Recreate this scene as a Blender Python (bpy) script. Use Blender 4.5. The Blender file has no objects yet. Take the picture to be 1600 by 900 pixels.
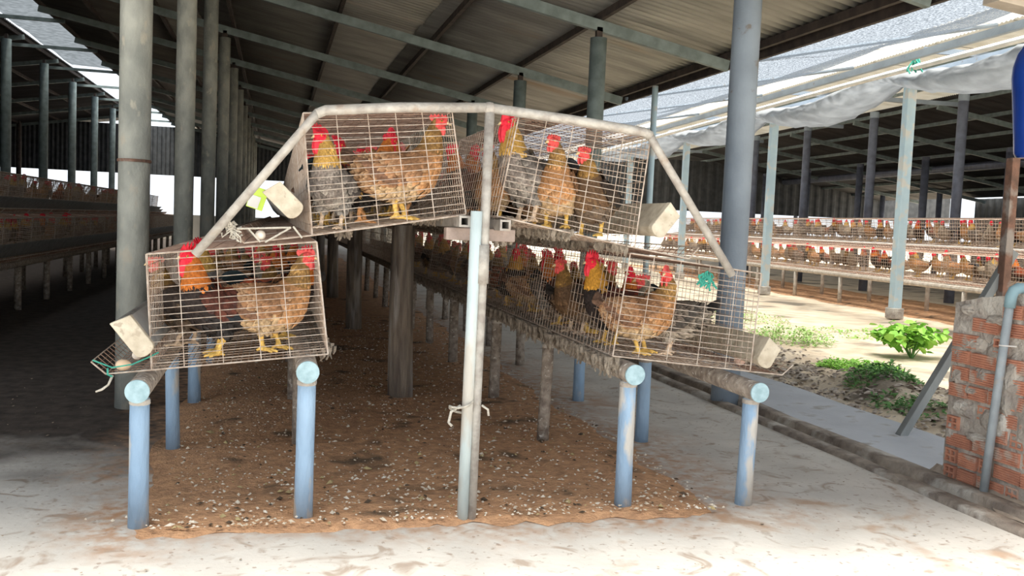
import bpy, bmesh, math, random
from mathutils import Vector, Matrix, noise
random.seed(7)
R = math.radians
scene = bpy.context.scene
COL = scene.collection

# ------------------------------------------------------------------ camera
YAW, PITCH, ROLL = R(14.45), R(3.906), R(2.46)
fw = Vector((math.sin(YAW)*math.cos(PITCH), math.cos(YAW)*math.cos(PITCH), -math.sin(PITCH)))
r0 = Vector((math.cos(YAW), -math.sin(YAW), 0)); u0 = r0.cross(fw)
rt = r0*math.cos(ROLL)+u0*math.sin(ROLL); up = -r0*math.sin(ROLL)+u0*math.cos(ROLL)
cam_d = bpy.data.cameras.new('camera'); cam = bpy.data.objects.new('camera', cam_d); COL.objects.link(cam)
m = Matrix.Identity(4)
for i in range(3):
    m[i][0], m[i][1], m[i][2] = rt[i], up[i], -fw[i]
m[0][3], m[1][3], m[2][3] = -0.939, -4.274, 1.40
cam.matrix_world = m
cam_d.sensor_width = 36; cam_d.lens = 32.625; cam_d.clip_end = 500; cam_d.clip_start = .05
scene.camera = cam

# ------------------------------------------------------------------ sky, sun, exposure
w = bpy.data.worlds.new('sky'); scene.world = w; w.use_nodes = True
bg = w.node_tree.nodes['Background']; bg.inputs[0].default_value = (.86, .93, 1.0, 1); bg.inputs[1].default_value = 1.1
sd = bpy.data.lights.new('sun', 'SUN'); sun = bpy.data.objects.new('sun', sd); COL.objects.link(sun)
sd.energy = 12.0; sd.angle = R(32); sd.color = (1, .95, .86)
sun.rotation_euler = Vector((.16, .16, -1)).to_track_quat('-Z', 'Y').to_euler()
sun.location = (0, -5, 20)
vs = scene.view_settings
vs.view_transform = 'Standard'; vs.look = 'None'; vs.gamma = 1; vs.use_curve_mapping = False; vs.exposure = .5

# ------------------------------------------------------------------ materials
MATS = {}
def mat(name, c1, c2=None, scale=6, rough=.8, bump=0., bscale=40, metal=0., c3=None, s3=2., t3=(.52, .62), spec=.3, stretch=(1, 1, 1), detail=6, pos=(.35, .65)):
    if name in MATS: return MATS[name]
    M = bpy.data.materials.new(name); M.use_nodes = True; n = M.node_tree.nodes; l = M.node_tree.links
    b = n['Principled BSDF']; b.inputs['Roughness'].default_value = rough; b.inputs['Metallic'].default_value = metal
    b.inputs['Specular IOR Level'].default_value = spec
    tc = n.new('ShaderNodeTexCoord'); mp = n.new('ShaderNodeMapping'); mp.inputs['Scale'].default_value = stretch
    oi = n.new('ShaderNodeObjectInfo'); mu = n.new('ShaderNodeMath'); mu.operation = 'MULTIPLY'; mu.inputs[1].default_value = 23.; l.new(oi.outputs['Random'], mu.inputs[0])
    av = n.new('ShaderNodeVectorMath'); l.new(tc.outputs['Object'], av.inputs[0]); l.new(mu.outputs[0], av.inputs[1]); l.new(av.outputs[0], mp.inputs[0])
    def nz(s, d=detail):
        t = n.new('ShaderNodeTexNoise'); t.inputs['Scale'].default_value = s; t.inputs['Detail'].default_value = d
        l.new(mp.outputs[0], t.inputs['Vector']); return t
    def ramp(src, a, z, ca, cz):
        r = n.new('ShaderNodeValToRGB'); r.color_ramp.elements[0].position = a; r.color_ramp.elements[1].position = z
        r.color_ramp.elements[0].color = ca; r.color_ramp.elements[1].color = cz; l.new(src, r.inputs[0]); return r
    c2 = c2 or tuple(x*.7 for x in c1)
    out = ramp(nz(scale).outputs[0], pos[0], pos[1], (*c2, 1), (*c1, 1)).outputs[0]
    if c3:
        f = ramp(nz(s3).outputs[0], t3[0], t3[1], (0, 0, 0, 1), (1, 1, 1, 1))
        mx = n.new('ShaderNodeMixRGB'); l.new(f.outputs[0], mx.inputs[0]); l.new(out, mx.inputs[1]); mx.inputs[2].default_value = (*c3, 1); out = mx.outputs[0]
    l.new(out, b.inputs['Base Color'])
    if bump:
        bp = n.new('ShaderNodeBump'); bp.inputs['Strength'].default_value = bump; bp.inputs['Distance'].default_value = .02
        l.new(nz(bscale, 8).outputs[0], bp.inputs['Height']); l.new(bp.outputs[0], b.inputs['Normal'])
    MATS[name] = M; return M
def vcol_mat(name, rough=.75, speck=.35, sscale=90, sheen=.0, spec=.2):
    M = bpy.data.materials.new(name); M.use_nodes = True; n = M.node_tree.nodes; l = M.node_tree.links
    b = n['Principled BSDF']; b.inputs['Roughness'].default_value = rough; b.inputs['Specular IOR Level'].default_value = spec
    a = n.new('ShaderNodeAttribute'); a.attribute_name = 'Col'
    tc = n.new('ShaderNodeTexCoord'); t = n.new('ShaderNodeTexNoise'); t.inputs['Scale'].default_value = sscale; t.inputs['Detail'].default_value = 4
    l.new(tc.outputs['Object'], t.inputs['Vector'])
    mr = n.new('ShaderNodeMapRange'); mr.inputs[1].default_value = .3; mr.inputs[2].default_value = .7; mr.inputs[3].default_value = 1-speck; mr.inputs[4].default_value = 1+speck
    l.new(t.outputs[0], mr.inputs[0])
    mx = n.new('ShaderNodeVectorMath'); mx.operation = 'SCALE'; l.new(a.outputs['Color'], mx.inputs[0]); l.new(mr.outputs[0], mx.inputs['Scale'])
    l.new(mx.outputs[0], b.inputs['Base Color']); MATS[name] = M; return M
M_feather = vcol_mat('feather'); M_skin = vcol_mat('red_skin', .5, .25, 60, spec=.4)
M_wire = mat('rusty_wire', (.55, .46, .38), (.36, .25, .18), 25, .6, spec=.4)
M_wirew = mat('pale_wire', (.62, .55, .48), (.38, .29, .23), 30, .55)
M_wirer = mat('brown_rust_wire', (.40, .27, .2), (.2, .12, .09), 20, .8)
M_galv = mat('galvanised_frame', (.50, .48, .44), (.34, .31, .28), 18, .6, .3, 60, .2, c3=(.36, .3, .25), s3=9, t3=(.6, .7))
M_bluepaint = mat('worn_blue_paint', (.36, .51, .68), (.27, .4, .56), 9, .55, .35, 50, c3=(.56, .54, .50), s3=8, t3=(.57, .64), stretch=(1, 1, .35))
M_capblue = mat('pale_blue_cap', (.40, .56, .62), (.28, .42, .47), 30, .6, .2, 70)
M_whitepaint = mat('whitewashed_pipe', (.66, .77, .78), (.5, .6, .62), 8, .55, .2, 50, c3=(.55, .53, .48), s3=5, t3=(.58, .66), stretch=(1, 1, .3))
M_cpost = mat('crusted_post', (.42, .36, .3), (.22, .18, .15), 22, .95, .8, 40, c3=(.6, .56, .5), s3=35, t3=(.6, .68))
M_wood = mat('weathered_log', (.30, .25, .2), (.15, .12, .1), 9, .9, .9, 25, stretch=(3, 3, .35), c3=(.38, .35, .32), s3=3)
M_pillar = mat('grey_green_pillar', (.40, .41, .37), (.24, .255, .235), 6, .6, .35, 45, c3=(.42, .4, .34), s3=11, t3=(.6, .68), stretch=(1, 1, .6))
M_pillarb = mat('blue_grey_pillar', (.30, .36, .43), (.24, .29, .35), 3, .5, .15, 40, c3=(.22, .21, .2), s3=8, t3=(.66, .72))
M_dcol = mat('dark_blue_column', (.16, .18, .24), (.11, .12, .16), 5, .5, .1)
M_bluepost = mat('light_blue_post', (.52, .68, .76), (.44, .6, .7), 4, .55, .15, 40, c3=(.62, .64, .62), s3=5)
M_steel = mat('painted_steel', (.20, .25, .25), (.13, .165, .165), 7, .55, .1, 40)
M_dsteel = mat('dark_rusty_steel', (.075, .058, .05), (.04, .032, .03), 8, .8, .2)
M_roof = mat('corrugated_sheet', (.36, .35, .33), (.24, .235, .22), 3, .45, .05, 30, .3, c3=(.26, .2, .15), s3=1.5, t3=(.62, .74), stretch=(.3, 1, 1))
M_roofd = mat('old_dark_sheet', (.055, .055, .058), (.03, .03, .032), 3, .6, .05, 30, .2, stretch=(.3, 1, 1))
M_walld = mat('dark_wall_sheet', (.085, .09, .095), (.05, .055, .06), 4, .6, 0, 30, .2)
M_pvc = mat('grey_pvc', (.36, .41, .44), (.29, .33, .36), 12, .45, .1, 50, c3=(.42, .38, .33), s3=9, t3=(.6, .7))
M_trough = mat('dirty_white_trough', (.62, .56, .45), (.42, .36, .27), 14, .6, .25, 70, c3=(.42, .36, .28), s3=30, t3=(.6, .68))
M_troughg = mat('grey_trough', (.38, .38, .37), (.28, .28, .27), 10, .6, .2, 60)
M_egg = mat('eggshell', (.80, .60, .42), (.74, .54, .37), 14, .5)
M_eggw = mat('pale_eggshell', (.86, .78, .68), (.8, .7, .6), 14, .5)
M_rope = mat('pale_rope', (.66, .62, .54), (.45, .42, .36), 60, .9, .5, 120)
M_green = mat('green_twine', (.06, .36, .27), (.04, .25, .2), 40, .8)
M_dung = mat('dried_dung', (.36, .31, .25), (.17, .14, .11), 30, 1, .8, 60)
M_chip = mat('pale_chips', (.78, .72, .62), (.58, .48, .36), 3, .8)
M_clod = mat('dark_clods', (.13, .09, .06), (.08, .06, .04), 30, 1, .5, 60)
M_mortar = mat('mortar', (.50, .46, .41), (.33, .29, .26), 9, .95, 1., 30, c3=(.58, .55, .5), s3=5)
M_brick = mat('clay_brick', (.62, .29, .19), (.48, .22, .15), 12, .9, .4, 60, c3=(.55, .42, .35), s3=9, t3=(.58, .68))
M_dark = mat('brick_hole', (.09, .05, .04), (.06, .03, .03), 12, 1)
M_rust = mat('rusty_iron', (.22, .12, .085), (.13, .08, .06), 14, .85, .4, 50, c3=(.3, .26, .23), s3=6)
M_brace = mat('grey_board', (.27, .29, .29), (.2, .21, .21), 6, .7, .2, 40, stretch=(1, 1, .3))
M_bluepl = mat('blue_plastic', (.01, .055, .36), (.008, .045, .3), 4, .25, 0, spec=.6)
M_leaf = mat('bright_leaf', (.32, .62, .10), (.2, .45, .06), 3, .6)
M_leaf2 = mat('dull_leaf', (.16, .34, .10), (.1, .22, .07), 3, .7)
M_straw = mat('dry_litter', (.42, .34, .25), (.25, .2, .15), 6, .95)
M_cloth = mat('pale_cloth', (.66, .68, .7), (.5, .52, .55), 3, .9, .3, 30)
M_cream = mat('cream_sheet', (.80, .76, .66), (.68, .64, .55), 2, .6, 0, stretch=(.3, 1, 1))
M_white = mat('white_pipe', (.80, .80, .78), (.66, .65, .62), 5, .5)
M_tag = mat('yellow_green_label', (.62, .85, .12), (.5, .72, .1), 5, .5)
M_board = mat('pale_board', (.50, .45, .39), (.42, .37, .31), 6, .8, .2, 30)
def translucent(name, c, alpha, scale):
    M = bpy.data.materials.new(name); M.use_nodes = True; n = M.node_tree.nodes; l = M.node_tree.links
    o = n['Material Output']; n.remove(n['Principled BSDF'])
    d = n.new('ShaderNodeBsdfDiffuse'); t = n.new('ShaderNodeBsdfTranslucent'); tr = n.new('ShaderNodeBsdfTransparent')
    d.inputs[0].default_value = t.inputs[0].default_value = (*c, 1)
    m1 = n.new('ShaderNodeMixShader'); m1.inputs[0].default_value = .6; l.new(d.outputs[0], m1.inputs[1]); l.new(t.outputs[0], m1.inputs[2])
    tc = n.new('ShaderNodeTexCoord'); z = n.new('ShaderNodeTexNoise'); z.inputs['Scale'].default_value = scale; z.inputs['Detail'].default_value = 3
    l.new(tc.outputs['Object'], z.inputs['Vector'])
    mr = n.new('ShaderNodeMapRange'); mr.inputs[1].default_value = .38; mr.inputs[2].default_value = .62; mr.inputs[3].default_value = alpha[0]; mr.inputs[4].default_value = alpha[1]
    l.new(z.outputs[0], mr.inputs[0])
    m2 = n.new('ShaderNodeMixShader'); l.new(mr.outputs[0], m2.inputs[0]); l.new(tr.outputs[0], m2.inputs[1]); l.new(m1.outputs[0], m2.inputs[2]); l.new(m2.outputs[0], o.inputs[0])
    MATS[name] = M; return M
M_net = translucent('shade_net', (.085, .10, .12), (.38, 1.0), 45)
M_cream_t = translucent('cream_translucent_sheet', (.50, .475, .42), (.92, 1.0), 3)
M_edge_t = translucent('white_edge_sheet', (.8, .8, .78), (.9, 1.0), 3)
M_cloth_t = translucent('folded_net_cloth', (.34, .36, .38), (.8, 1.0), 5)
M_clear = translucent('clear_sheet', (.07, .08, .09), (.86, 1.0), 6)

# ------------------------------------------------------------------ mesh helpers
class MB:
    def __init__(s): s.v = []; s.f = []; s.c = []; s.mi = []
    def add(s, vs, fs, col=None, mi=0):
        o = len(s.v); s.v.extend(tuple(v) for v in vs); s.f.extend(tuple(i+o for i in f) for f in fs); s.mi.extend([mi]*len(fs))
        if col is None: s.c.extend([(1, 1, 1, 1)]*len(vs))
        elif isinstance(col, tuple): s.c.extend([(*col[:3], 1)]*len(vs))
        else: s.c.extend((*c[:3], 1) for c in col)
    def box(s, c, size, M=None, col=None, mi=0):
        x, y, z = (k/2 for k in size)
        vs = [Vector((i*x, j*y, k*z)) for i in (-1, 1) for j in (-1, 1) for k in (-1, 1)]
        if M is not None: vs = [M @ v for v in vs]
        s.add([v+Vector(c) for v in vs], [(0, 1, 3, 2), (4, 6, 7, 5), (0, 4, 5, 1), (2, 3, 7, 6), (0, 2, 6, 4), (1, 5, 7, 3)], col, mi)
    def tube(s, pts, rad, n=8, caps=True, col=None, mi=0):
        pts = [Vector(p) for p in pts]; rr = rad if isinstance(rad, (list, tuple)) else [rad]*len(pts)
        rings = []; ref = None
        for i, p in enumerate(pts):
            t = (pts[min(i+1, len(pts)-1)]-pts[max(i-1, 0)]).normalized()
            if ref is None: ref = Vector((0, 0, 1)) if abs(t.z) < .9 else Vector((1, 0, 0))
            a = (ref-t*ref.dot(t)).normalized(); ref = a; b = t.cross(a)
            rings.append([p+(a*math.cos(k*2*math.pi/n+math.pi/n)+b*math.sin(k*2*math.pi/n+math.pi/n))*rr[i] for k in range(n)])
        vs = [v for r_ in rings for v in r_]; fs = []
        for i in range(len(pts)-1):
            for k in range(n): fs.append((i*n+k, i*n+(k+1) % n, (i+1)*n+(k+1) % n, (i+1)*n+k))
        if caps: fs += [tuple(range(n-1, -1, -1)), tuple((len(pts)-1)*n+k for k in range(n))]
        s.add(vs, fs, col, mi)
    def ell(s, c, r, n=10, m_=7, M=None, col=None, mi=0):
        vs = []; fs = []
        for j in range(m_+1):
            th = math.pi*j/m_
            for k in range(n):
                v = Vector((r[0]*math.sin(th)*math.cos(2*math.pi*k/n), r[1]*math.sin(th)*math.sin(2*math.pi*k/n), r[2]*math.cos(th)))
                if M is not None: v = M @ v
                vs.append(v+Vector(c))
        for j in range(m_):
            for k in range(n): fs.append((j*n+k, (j+1)*n+k, (j+1)*n+(k+1) % n, j*n+(k+1) % n))
        s.add(vs, fs, col, mi)
    def mesh(s, name, smooth=False):
        me = bpy.data.meshes.new(name); me.from_pydata(s.v, [], s.f); me.update()
        at = me.color_attributes.new('Col', 'FLOAT_COLOR', 'POINT'); at.data.foreach_set('color', [x for c in s.c for x in c])
        if any(s.mi): me.polygons.foreach_set('material_index', s.mi)
        if smooth: me.polygons.foreach_set('use_smooth', [True]*len(me.polygons))
        return me
def obj(name, me, mats=None, parent=None, loc=None, rot=None):
    if isinstance(me, MB): me = me.mesh(name)
    o = bpy.data.objects.new(name, me); COL.objects.link(o)
    if mats is not None and not me.materials:
        for x in (mats if isinstance(mats, (list, tuple)) else [mats]): me.materials.append(x)
    if parent: o.parent = parent
    if loc is not None: o.location = loc
    if rot is not None: o.rotation_euler = rot
    return o
def tag(o, label, cat, group=None, kind=None):
    if label: o['label'] = label
    if cat: o['category'] = cat
    if group: o['group'] = group
    if kind: o['kind'] = kind
    return o
def struct(o, label=None):
    o['kind'] = 'structure'
    if label: o['label'] = label
    return o
def empty(name, loc=(0, 0, 0), rot=(0, 0, 0)):
    o = bpy.data.objects.new(name, None); COL.objects.link(o); o.location = loc; o.rotation_euler = rot; o.empty_display_size = .1; return o
def dup(root, parent=None):
    c = root.copy(); COL.objects.link(c); c.parent = parent
    for ch in root.children: dup(ch, c)
    return c
def smooth(o): o.data.polygons.foreach_set('use_smooth', [True]*len(o.data.polygons)); return o
def bevel(o, w_=.006, seg=2):
    b = o.modifiers.new('bevel', 'BEVEL'); b.width = w_; b.segments = seg; b.limit_method = 'ANGLE'; return o
def fbm(x, y, s=1., o=4): return noise.fractal(Vector((x*s, y*s, 3.7)), 1., 2., o)

# ================================================================== SETTING
# concrete floor of the shed and forecourt
b = MB(); nx, ny = 60, 90
xs = [-22+ (2.68+22)*i/nx for i in range(nx+1)]; ys = [-9+56*(j/ny)**1.3 for j in range(ny+1)]
vv = []
for y in ys:
    for x in xs: vv.append((x, y, .006*fbm(x, y, .9)-.006))
b.add(vv, [(j*(nx+1)+i, j*(nx+1)+i+1, (j+1)*(nx+1)+i+1, (j+1)*(nx+1)+i) for j in range(ny) for i in range(nx)])
def floor_material():
    M = bpy.data.materials.new('stained_concrete'); M.use_nodes = True; n = M.node_tree.nodes; l = M.node_tree.links; bs = n['Principled BSDF']
    bs.inputs['Roughness'].default_value = .85; bs.inputs['Specular IOR Level'].default_value = .25
    tc = n.new('ShaderNodeTexCoord'); sep = n.new('ShaderNodeSeparateXYZ'); l.new(tc.outputs['Object'], sep.inputs[0])
    def nz(s, d=8, dist=0.):
        t = n.new('ShaderNodeTexNoise'); t.inputs['Scale'].default_value = s; t.inputs['Detail'].default_value = d; t.inputs['Distortion'].default_value = dist
        l.new(tc.outputs['Object'], t.inputs['Vector']); return t.outputs[0]
    def ramp(src, a, z, ca=(0, 0, 0, 1), cz=(1, 1, 1, 1)):
        r = n.new('ShaderNodeValToRGB'); r.color_ramp.elements[0].position = a; r.color_ramp.elements[1].position = z
        r.color_ramp.elements[0].color = ca; r.color_ramp.elements[1].color = cz; l.new(src, r.inputs[0]); return r.outputs[0]
    def mix(f, a, c):
        x = n.new('ShaderNodeMixRGB'); l.new(f, x.inputs[0]); l.new(a, x.inputs[1])
        if isinstance(c, tuple): x.inputs[2].default_value = (*c, 1)
        else: l.new(c, x.inputs[2])
        return x.outputs[0]
    base = ramp(nz(2.2), .3, .7, (.47, .45, .42, 1), (.63, .60, .555, 1))
    base = mix(ramp(nz(5, 10, 1.5), .58, .70), base, (.36, .30, .25))
    base = mix(ramp(nz(30, 6), .62, .70), base, (.34, .29, .25))
    base = mix(ramp(nz(1.1, 6, 2.), .60, .70), base, (.42, .31, .23))
    # trodden earth with the aisle's shade painted into it, left of the row: x < about -1.5 and y > about 1.3
    def mr(src, a, z):
        r = n.new('ShaderNodeMapRange'); l.new(src, r.inputs[0]); r.inputs[1].default_value = a; r.inputs[2].default_value = z; return r.outputs[0]
    def math_(op, a, c):
        x = n.new('ShaderNodeMath'); x.operation = op
        for k, q in ((0, a), (1, c)):
            if isinstance(q, (int, float)): x.inputs[k].default_value = q
            else: l.new(q, x.inputs[k])
        return x.outputs[0]
    wob = math_('MULTIPLY', math_('SUBTRACT', nz(1.6, 8, .6), .5), 2.2)
    f = math_('MULTIPLY', mr(math_('ADD', sep.outputs[1], wob), .7, 1.7), mr(math_('ADD', math_('MULTIPLY', sep.outputs[0], -1), wob), .7, 1.3))
    earth = ramp(nz(9, 8), .3, .7, (.035, .028, .025, 1), (.09, .072, .06, 1))  # soil colour taken darker to include the aisle's shade
    x = n.new('ShaderNodeMixRGB'); l.new(f, x.inputs[0]); l.new(base, x.inputs[1]); l.new(earth, x.inputs[2])
    dust = math_('MULTIPLY', math_('MULTIPLY', mr(math_('ADD', sep.outputs[1], math_('MULTIPLY', wob, .35)), -.42, -.02), mr(math_('ADD', sep.outputs[0], math_('MULTIPLY', wob, .4)), -2.0, -1.55)), mr(math_('ADD', math_('MULTIPLY', sep.outputs[0], -1), math_('MULTIPLY', wob, .4)), -1.9, -1.25))
    dust = math_('MULTIPLY', dust, ramp(nz(14, 8), .35, .62))
    y_ = n.new('ShaderNodeMixRGB'); l.new(dust, y_.inputs[0]); l.new(x.outputs[0], y_.inputs[1]); y_.inputs[2].default_value = (.42, .25, .15, 1)
    l.new(y_.outputs[0], bs.inputs['Base Color'])
    bp = n.new('ShaderNodeBump'); bp.inputs['Strength'].default_value = .45; bp.inputs['Distance'].default_value = .012
    l.new(nz(22, 10), bp.inputs['Height']); l.new(bp.outputs[0], bs.inputs['Normal']); return M
struct(smooth(obj('floor', b, floor_material())), 'worn pale concrete floor stained with earth and painted shade')

# kerb with gutter, and walkway slab
b = MB()
prof = [(2.60, -.03), (2.61, .014), (2.64, .022), (2.70, .024), (2.705, -.012), (2.74, -.015), (2.80, -.01), (2.812, .034), (2.84, .04), (2.92, .036), (2.945, -.03)]
N = 120
vv = []
for j in range(N+1):
    y = -3+42*(j/N)**1.5
    for (x, z) in prof: vv.append((x+.018*fbm(x*2, y, 2.2), y, z+.009*fbm(x+9, y, 5)))
k = len(prof)
b.add(vv, [(j*k+i, j*k+i+1, (j+1)*k+i+1, (j+1)*k+i) for j in range(N) for i in range(k-1)])
M_kerb = mat('dirty_kerb', (.36, .31, .26), (.17, .14, .12), 7, .95, .8, 30, c3=(.45, .42, .38), s3=4)
struct(smooth(obj('trim_1', b, M_kerb)), 'crumbling double kerb with a dirt gutter')
b = MB(); vv = []
N2 = 80
for j in range(N2+1):
    y = -6+46*(j/N2)**1.5
    e = 3.72+.07*fbm(5, y, .8)
    for x, z in ((2.93, -.05), (2.94, .022), (3.3, .024), (e-.02, .02), (e, -.08)): vv.append((x, y, z))
b.add(vv, [(j*5+i, j*5+i+1, (j+1)*5+i+1, (j+1)*5+i) for j in range(N2) for i in range(4)])
struct(obj('floor_walkway', b, mat('blue_grey_concrete', (.52, .54, .58), (.44, .46, .50), 2.5, .7, .15, 40, c3=(.3, .28, .26), s3=5, t3=(.6, .72))), 'smooth blue-grey concrete walkway beside the kerb')

# yard: earth bank that flattens out towards the other shed
b = MB(); nx, ny = 110, 130; vv = []
xs = [3.64+34*(i/nx)**1.9 for i in range(nx+1)]; ys = [-7+52*(j/ny)**1.35 for j in range(ny+1)]
def yard_z(x, y):
    bank = .20*math.exp(-((x-4.55)/.55)**2)*max(0, min(1, (x-3.68)/.35))
    rough = max(0, min(1, (x-3.66)/.3))*math.exp(-max(0, x-4.6)*.8)
    return -.03+bank*(.6+.6*fbm(x, y, .9))+rough*(.07*fbm(x, y, 3)+.03*fbm(x+7, y, 9))+.02*fbm(x, y, 1.2)
for y in ys:
    for x in xs: vv.append((x, y, yard_z(x, y)))
b.add(vv, [(j*(nx+1)+i, j*(nx+1)+i+1, (j+1)*(nx+1)+i+1, (j+1)*(nx+1)+i) for j in range(ny) for i in range(nx)])
struct(smooth(obj('ground', b, mat('yard_earth', (.74, .64, .50), (.56, .45, .33), 2.5, .95, .6, 25, c3=(.27, .23, .18), s3=1.1, t3=(.55, .66)))), 'pale bare earth of the yard between the sheds')
# far outside ground
b = MB(); b.add([(-150, 44, -.08), (150, 44, -.08), (150, 250, -.08), (-150, 250, -.08)], [(0, 1, 2, 3)])
b.add([(-150, -120, -.06), (150, -120, -.06), (150, -6.5, -.06), (-150, -6.5, -.06)], [(0, 1, 2, 3)])
struct(obj('ground_outside', b, mat('outside_earth', (.6, .55, .46), (.5, .45, .38), .4, .95)))

# ---------------- main roof: corrugated sheets on purlins and rafters
SL = .1966
def rz(x): return 3.95+SL*(2.73-x)
ROOF_Y0, ROOF_Y1 = -1.9, 44.
ceil = struct(empty('ceiling'), 'lean-to roof of grey corrugated sheets on steel purlins')
def corr_mesh(name, x0, x1, length, zf, amp=.024, pitch=.15, seg=4):
    bb = MB(); n_ = int(round(length/pitch))*seg; vv = []
    for j in range(n_+1):
        y = length*j/n_; dz = amp*math.cos(2*math.pi*j/seg)
        for x in (x0, x1): vv.append((x, y, zf(x)+dz))
    for j in range(n_+1):
        y = length*j/n_; dz = amp*math.cos(2*math.pi*j/seg)-.004
        for x in (x0, x1): vv.append((x, y, zf(x)+dz))
    q = 2*(n_+1); fs = [(2*j, 2*j+1, 2*j+3, 2*j+2) for j in range(n_)]+[(q+2*j+2, q+2*j+3, q+2*j+1, q+2*j) for j in range(n_)]
    for j in range(n_):
        fs.append((2*j+1, q+2*j+1, q+2*j+3, 2*j+3)); fs.append((2*j, 2*j+2, q+2*j+2, q+2*j))
    bb.add(vv, fs); return bb.mesh(name, True)
SH = 1.0738-.0767*0
segs = [(-5.9, -2.35), (-2.45, 1.2), (1.1, 4.55)]
sheet_me = [corr_mesh('roof_sheet', a, c, 7*.15, lambda x: rz(x)) for a, c in segs]
y = ROOF_Y0; i = 0
while y < ROOF_Y1:
    for k in range(3):
        o = obj('roof_sheet', sheet_me[k], M_roof, ceil, (random.uniform(-.02, .02), y, .02+.006*(k % 2)+.003*(i % 2)+random.uniform(0, .003)))
    y += 7*.15; i += 1
purl_x = [4.42, 2.75, 1.35, -.08, -1.75, -3.1, -4.6, -5.8]
for x in purl_x:
    b = MB(); b.box((0, (ROOF_Y0+ROOF_Y1)/2, 0), (.055, ROOF_Y1-ROOF_Y0, .09)); obj('purlin', b, M_dsteel, ceil, (x, 0, rz(x)-.04))
ang = math.atan(SL)
for k in range(-1, 12):
    y = 2.7+3.65*k
    b = MB(); L = 10.45; b.box((0, 0, 0), (L, .07, .13), Matrix.Rotation(ang, 3, 'Y')); xm = -.7
    obj('rafter', b, M_steel, ceil, (xm, y, rz(xm)-.155))
# dark eave fascia along the low edge
b = MB(); b.box((4.56, 21.5, rz(4.56)-.05), (.05, 45, .15)); obj('eave_board', b, M_dsteel, ceil)

# ---------------- left shed roof (falls away to the left), clear strip and back wall
lroof = struct(empty('ceiling_left'), 'dark old corrugated roof of the left bay')
me = corr_mesh('roof_sheet', -15.5, -7.4, 7*.15, lambda x: 5.85+.16*(x+7.4))
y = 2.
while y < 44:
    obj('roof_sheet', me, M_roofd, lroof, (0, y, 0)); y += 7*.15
for x in (-7.5, -9, -10.6, -12.2, -13.8):
    b = MB(); b.box((0, 22, 0), (.06, 44, .09)); obj('purlin', b, M_dsteel, lroof, (x, 0, 5.85+.16*(x+7.4)-.06))
for k in range(11):
    b = MB(); b.box((0, 0, 0), (8.2, .07, .12), Matrix.Rotation(-math.atan(.16), 3, 'Y')); obj('rafter', b, M_steel, lroof, (-11.4, 3+3.9*k+.1, 5.85-.16*4-.15))
    b = MB(); b.box((0, 0, 0), (2.2, .06, .08)); obj('tie_beam', b, M_steel, lroof, (-6.7, 3+3.9*k+.1, 5.5))
b = MB(); vv = []
for j in range(45):
    for i in range(3): vv.append((-7.35+1.45*i/2*1., 2+j*.60, 5.88-.03*i+.02*math.sin(j*1.3+i)))
b.add(vv, [(j*3+i, j*3+i+1, (j+1)*3+i+1, (j+1)*3+i) for j in range(44) for i in range(2)])
obj('clear_sheet', b, M_clear, lroof)

wb = struct(empty('wall_back'), 'dark corrugated sheet wall hung at the far end of the shed')
def wall_sheet(w_, z0, z1):
    bb = MB(); vv = []; n_ = int(w_/.05)
    for i in range(n_+1):
        x = w_*i/n_
        for z in (z0, z1): vv.append((x, .02 if (i//2) % 2 else -.02, z))
    bb.add(vv, [(2*i, 2*i+2, 2*i+3, 2*i+1) for i in range(n_)]); return bb.mesh('wall_sheet')
wm = wall_sheet(1., 3.05, 5.35)
x = -17.
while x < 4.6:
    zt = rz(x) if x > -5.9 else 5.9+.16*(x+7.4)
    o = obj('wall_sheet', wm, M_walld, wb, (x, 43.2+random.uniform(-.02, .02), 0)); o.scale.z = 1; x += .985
b = MB(); b.box((-6, 43.3, 3.1), (23, .06, .1)); obj('rail', b, M_dsteel, wb)
b = MB(); b.box((-6, 43.5, .55), (23, .15, 1.3)); obj('low_wall', b, mat('pale_block', (.6, .57, .5), (.5, .47, .41), 2, .9), wb)
wl = MB()
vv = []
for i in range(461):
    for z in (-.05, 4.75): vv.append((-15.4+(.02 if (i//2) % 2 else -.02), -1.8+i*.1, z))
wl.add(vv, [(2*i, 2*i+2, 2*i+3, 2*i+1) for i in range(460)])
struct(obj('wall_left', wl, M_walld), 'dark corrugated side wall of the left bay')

b = MB(); vv = []  # added out-of-view wall, keeps front daylight out of the left bay
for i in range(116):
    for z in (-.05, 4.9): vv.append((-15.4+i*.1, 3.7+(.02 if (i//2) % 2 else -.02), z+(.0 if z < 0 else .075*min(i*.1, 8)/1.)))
b.add(vv, [(2*i, 2*i+2, 2*i+3, 2*i+1) for i in range(115)]); struct(obj('wall_front_added', b, M_walld), 'unseen dark sheet wall added to shade the left bay')

ORDP = ['first', 'second', 'third', 'fourth', 'fifth', 'sixth', 'seventh', 'eighth', 'ninth', 'tenth', 'eleventh']
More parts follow.
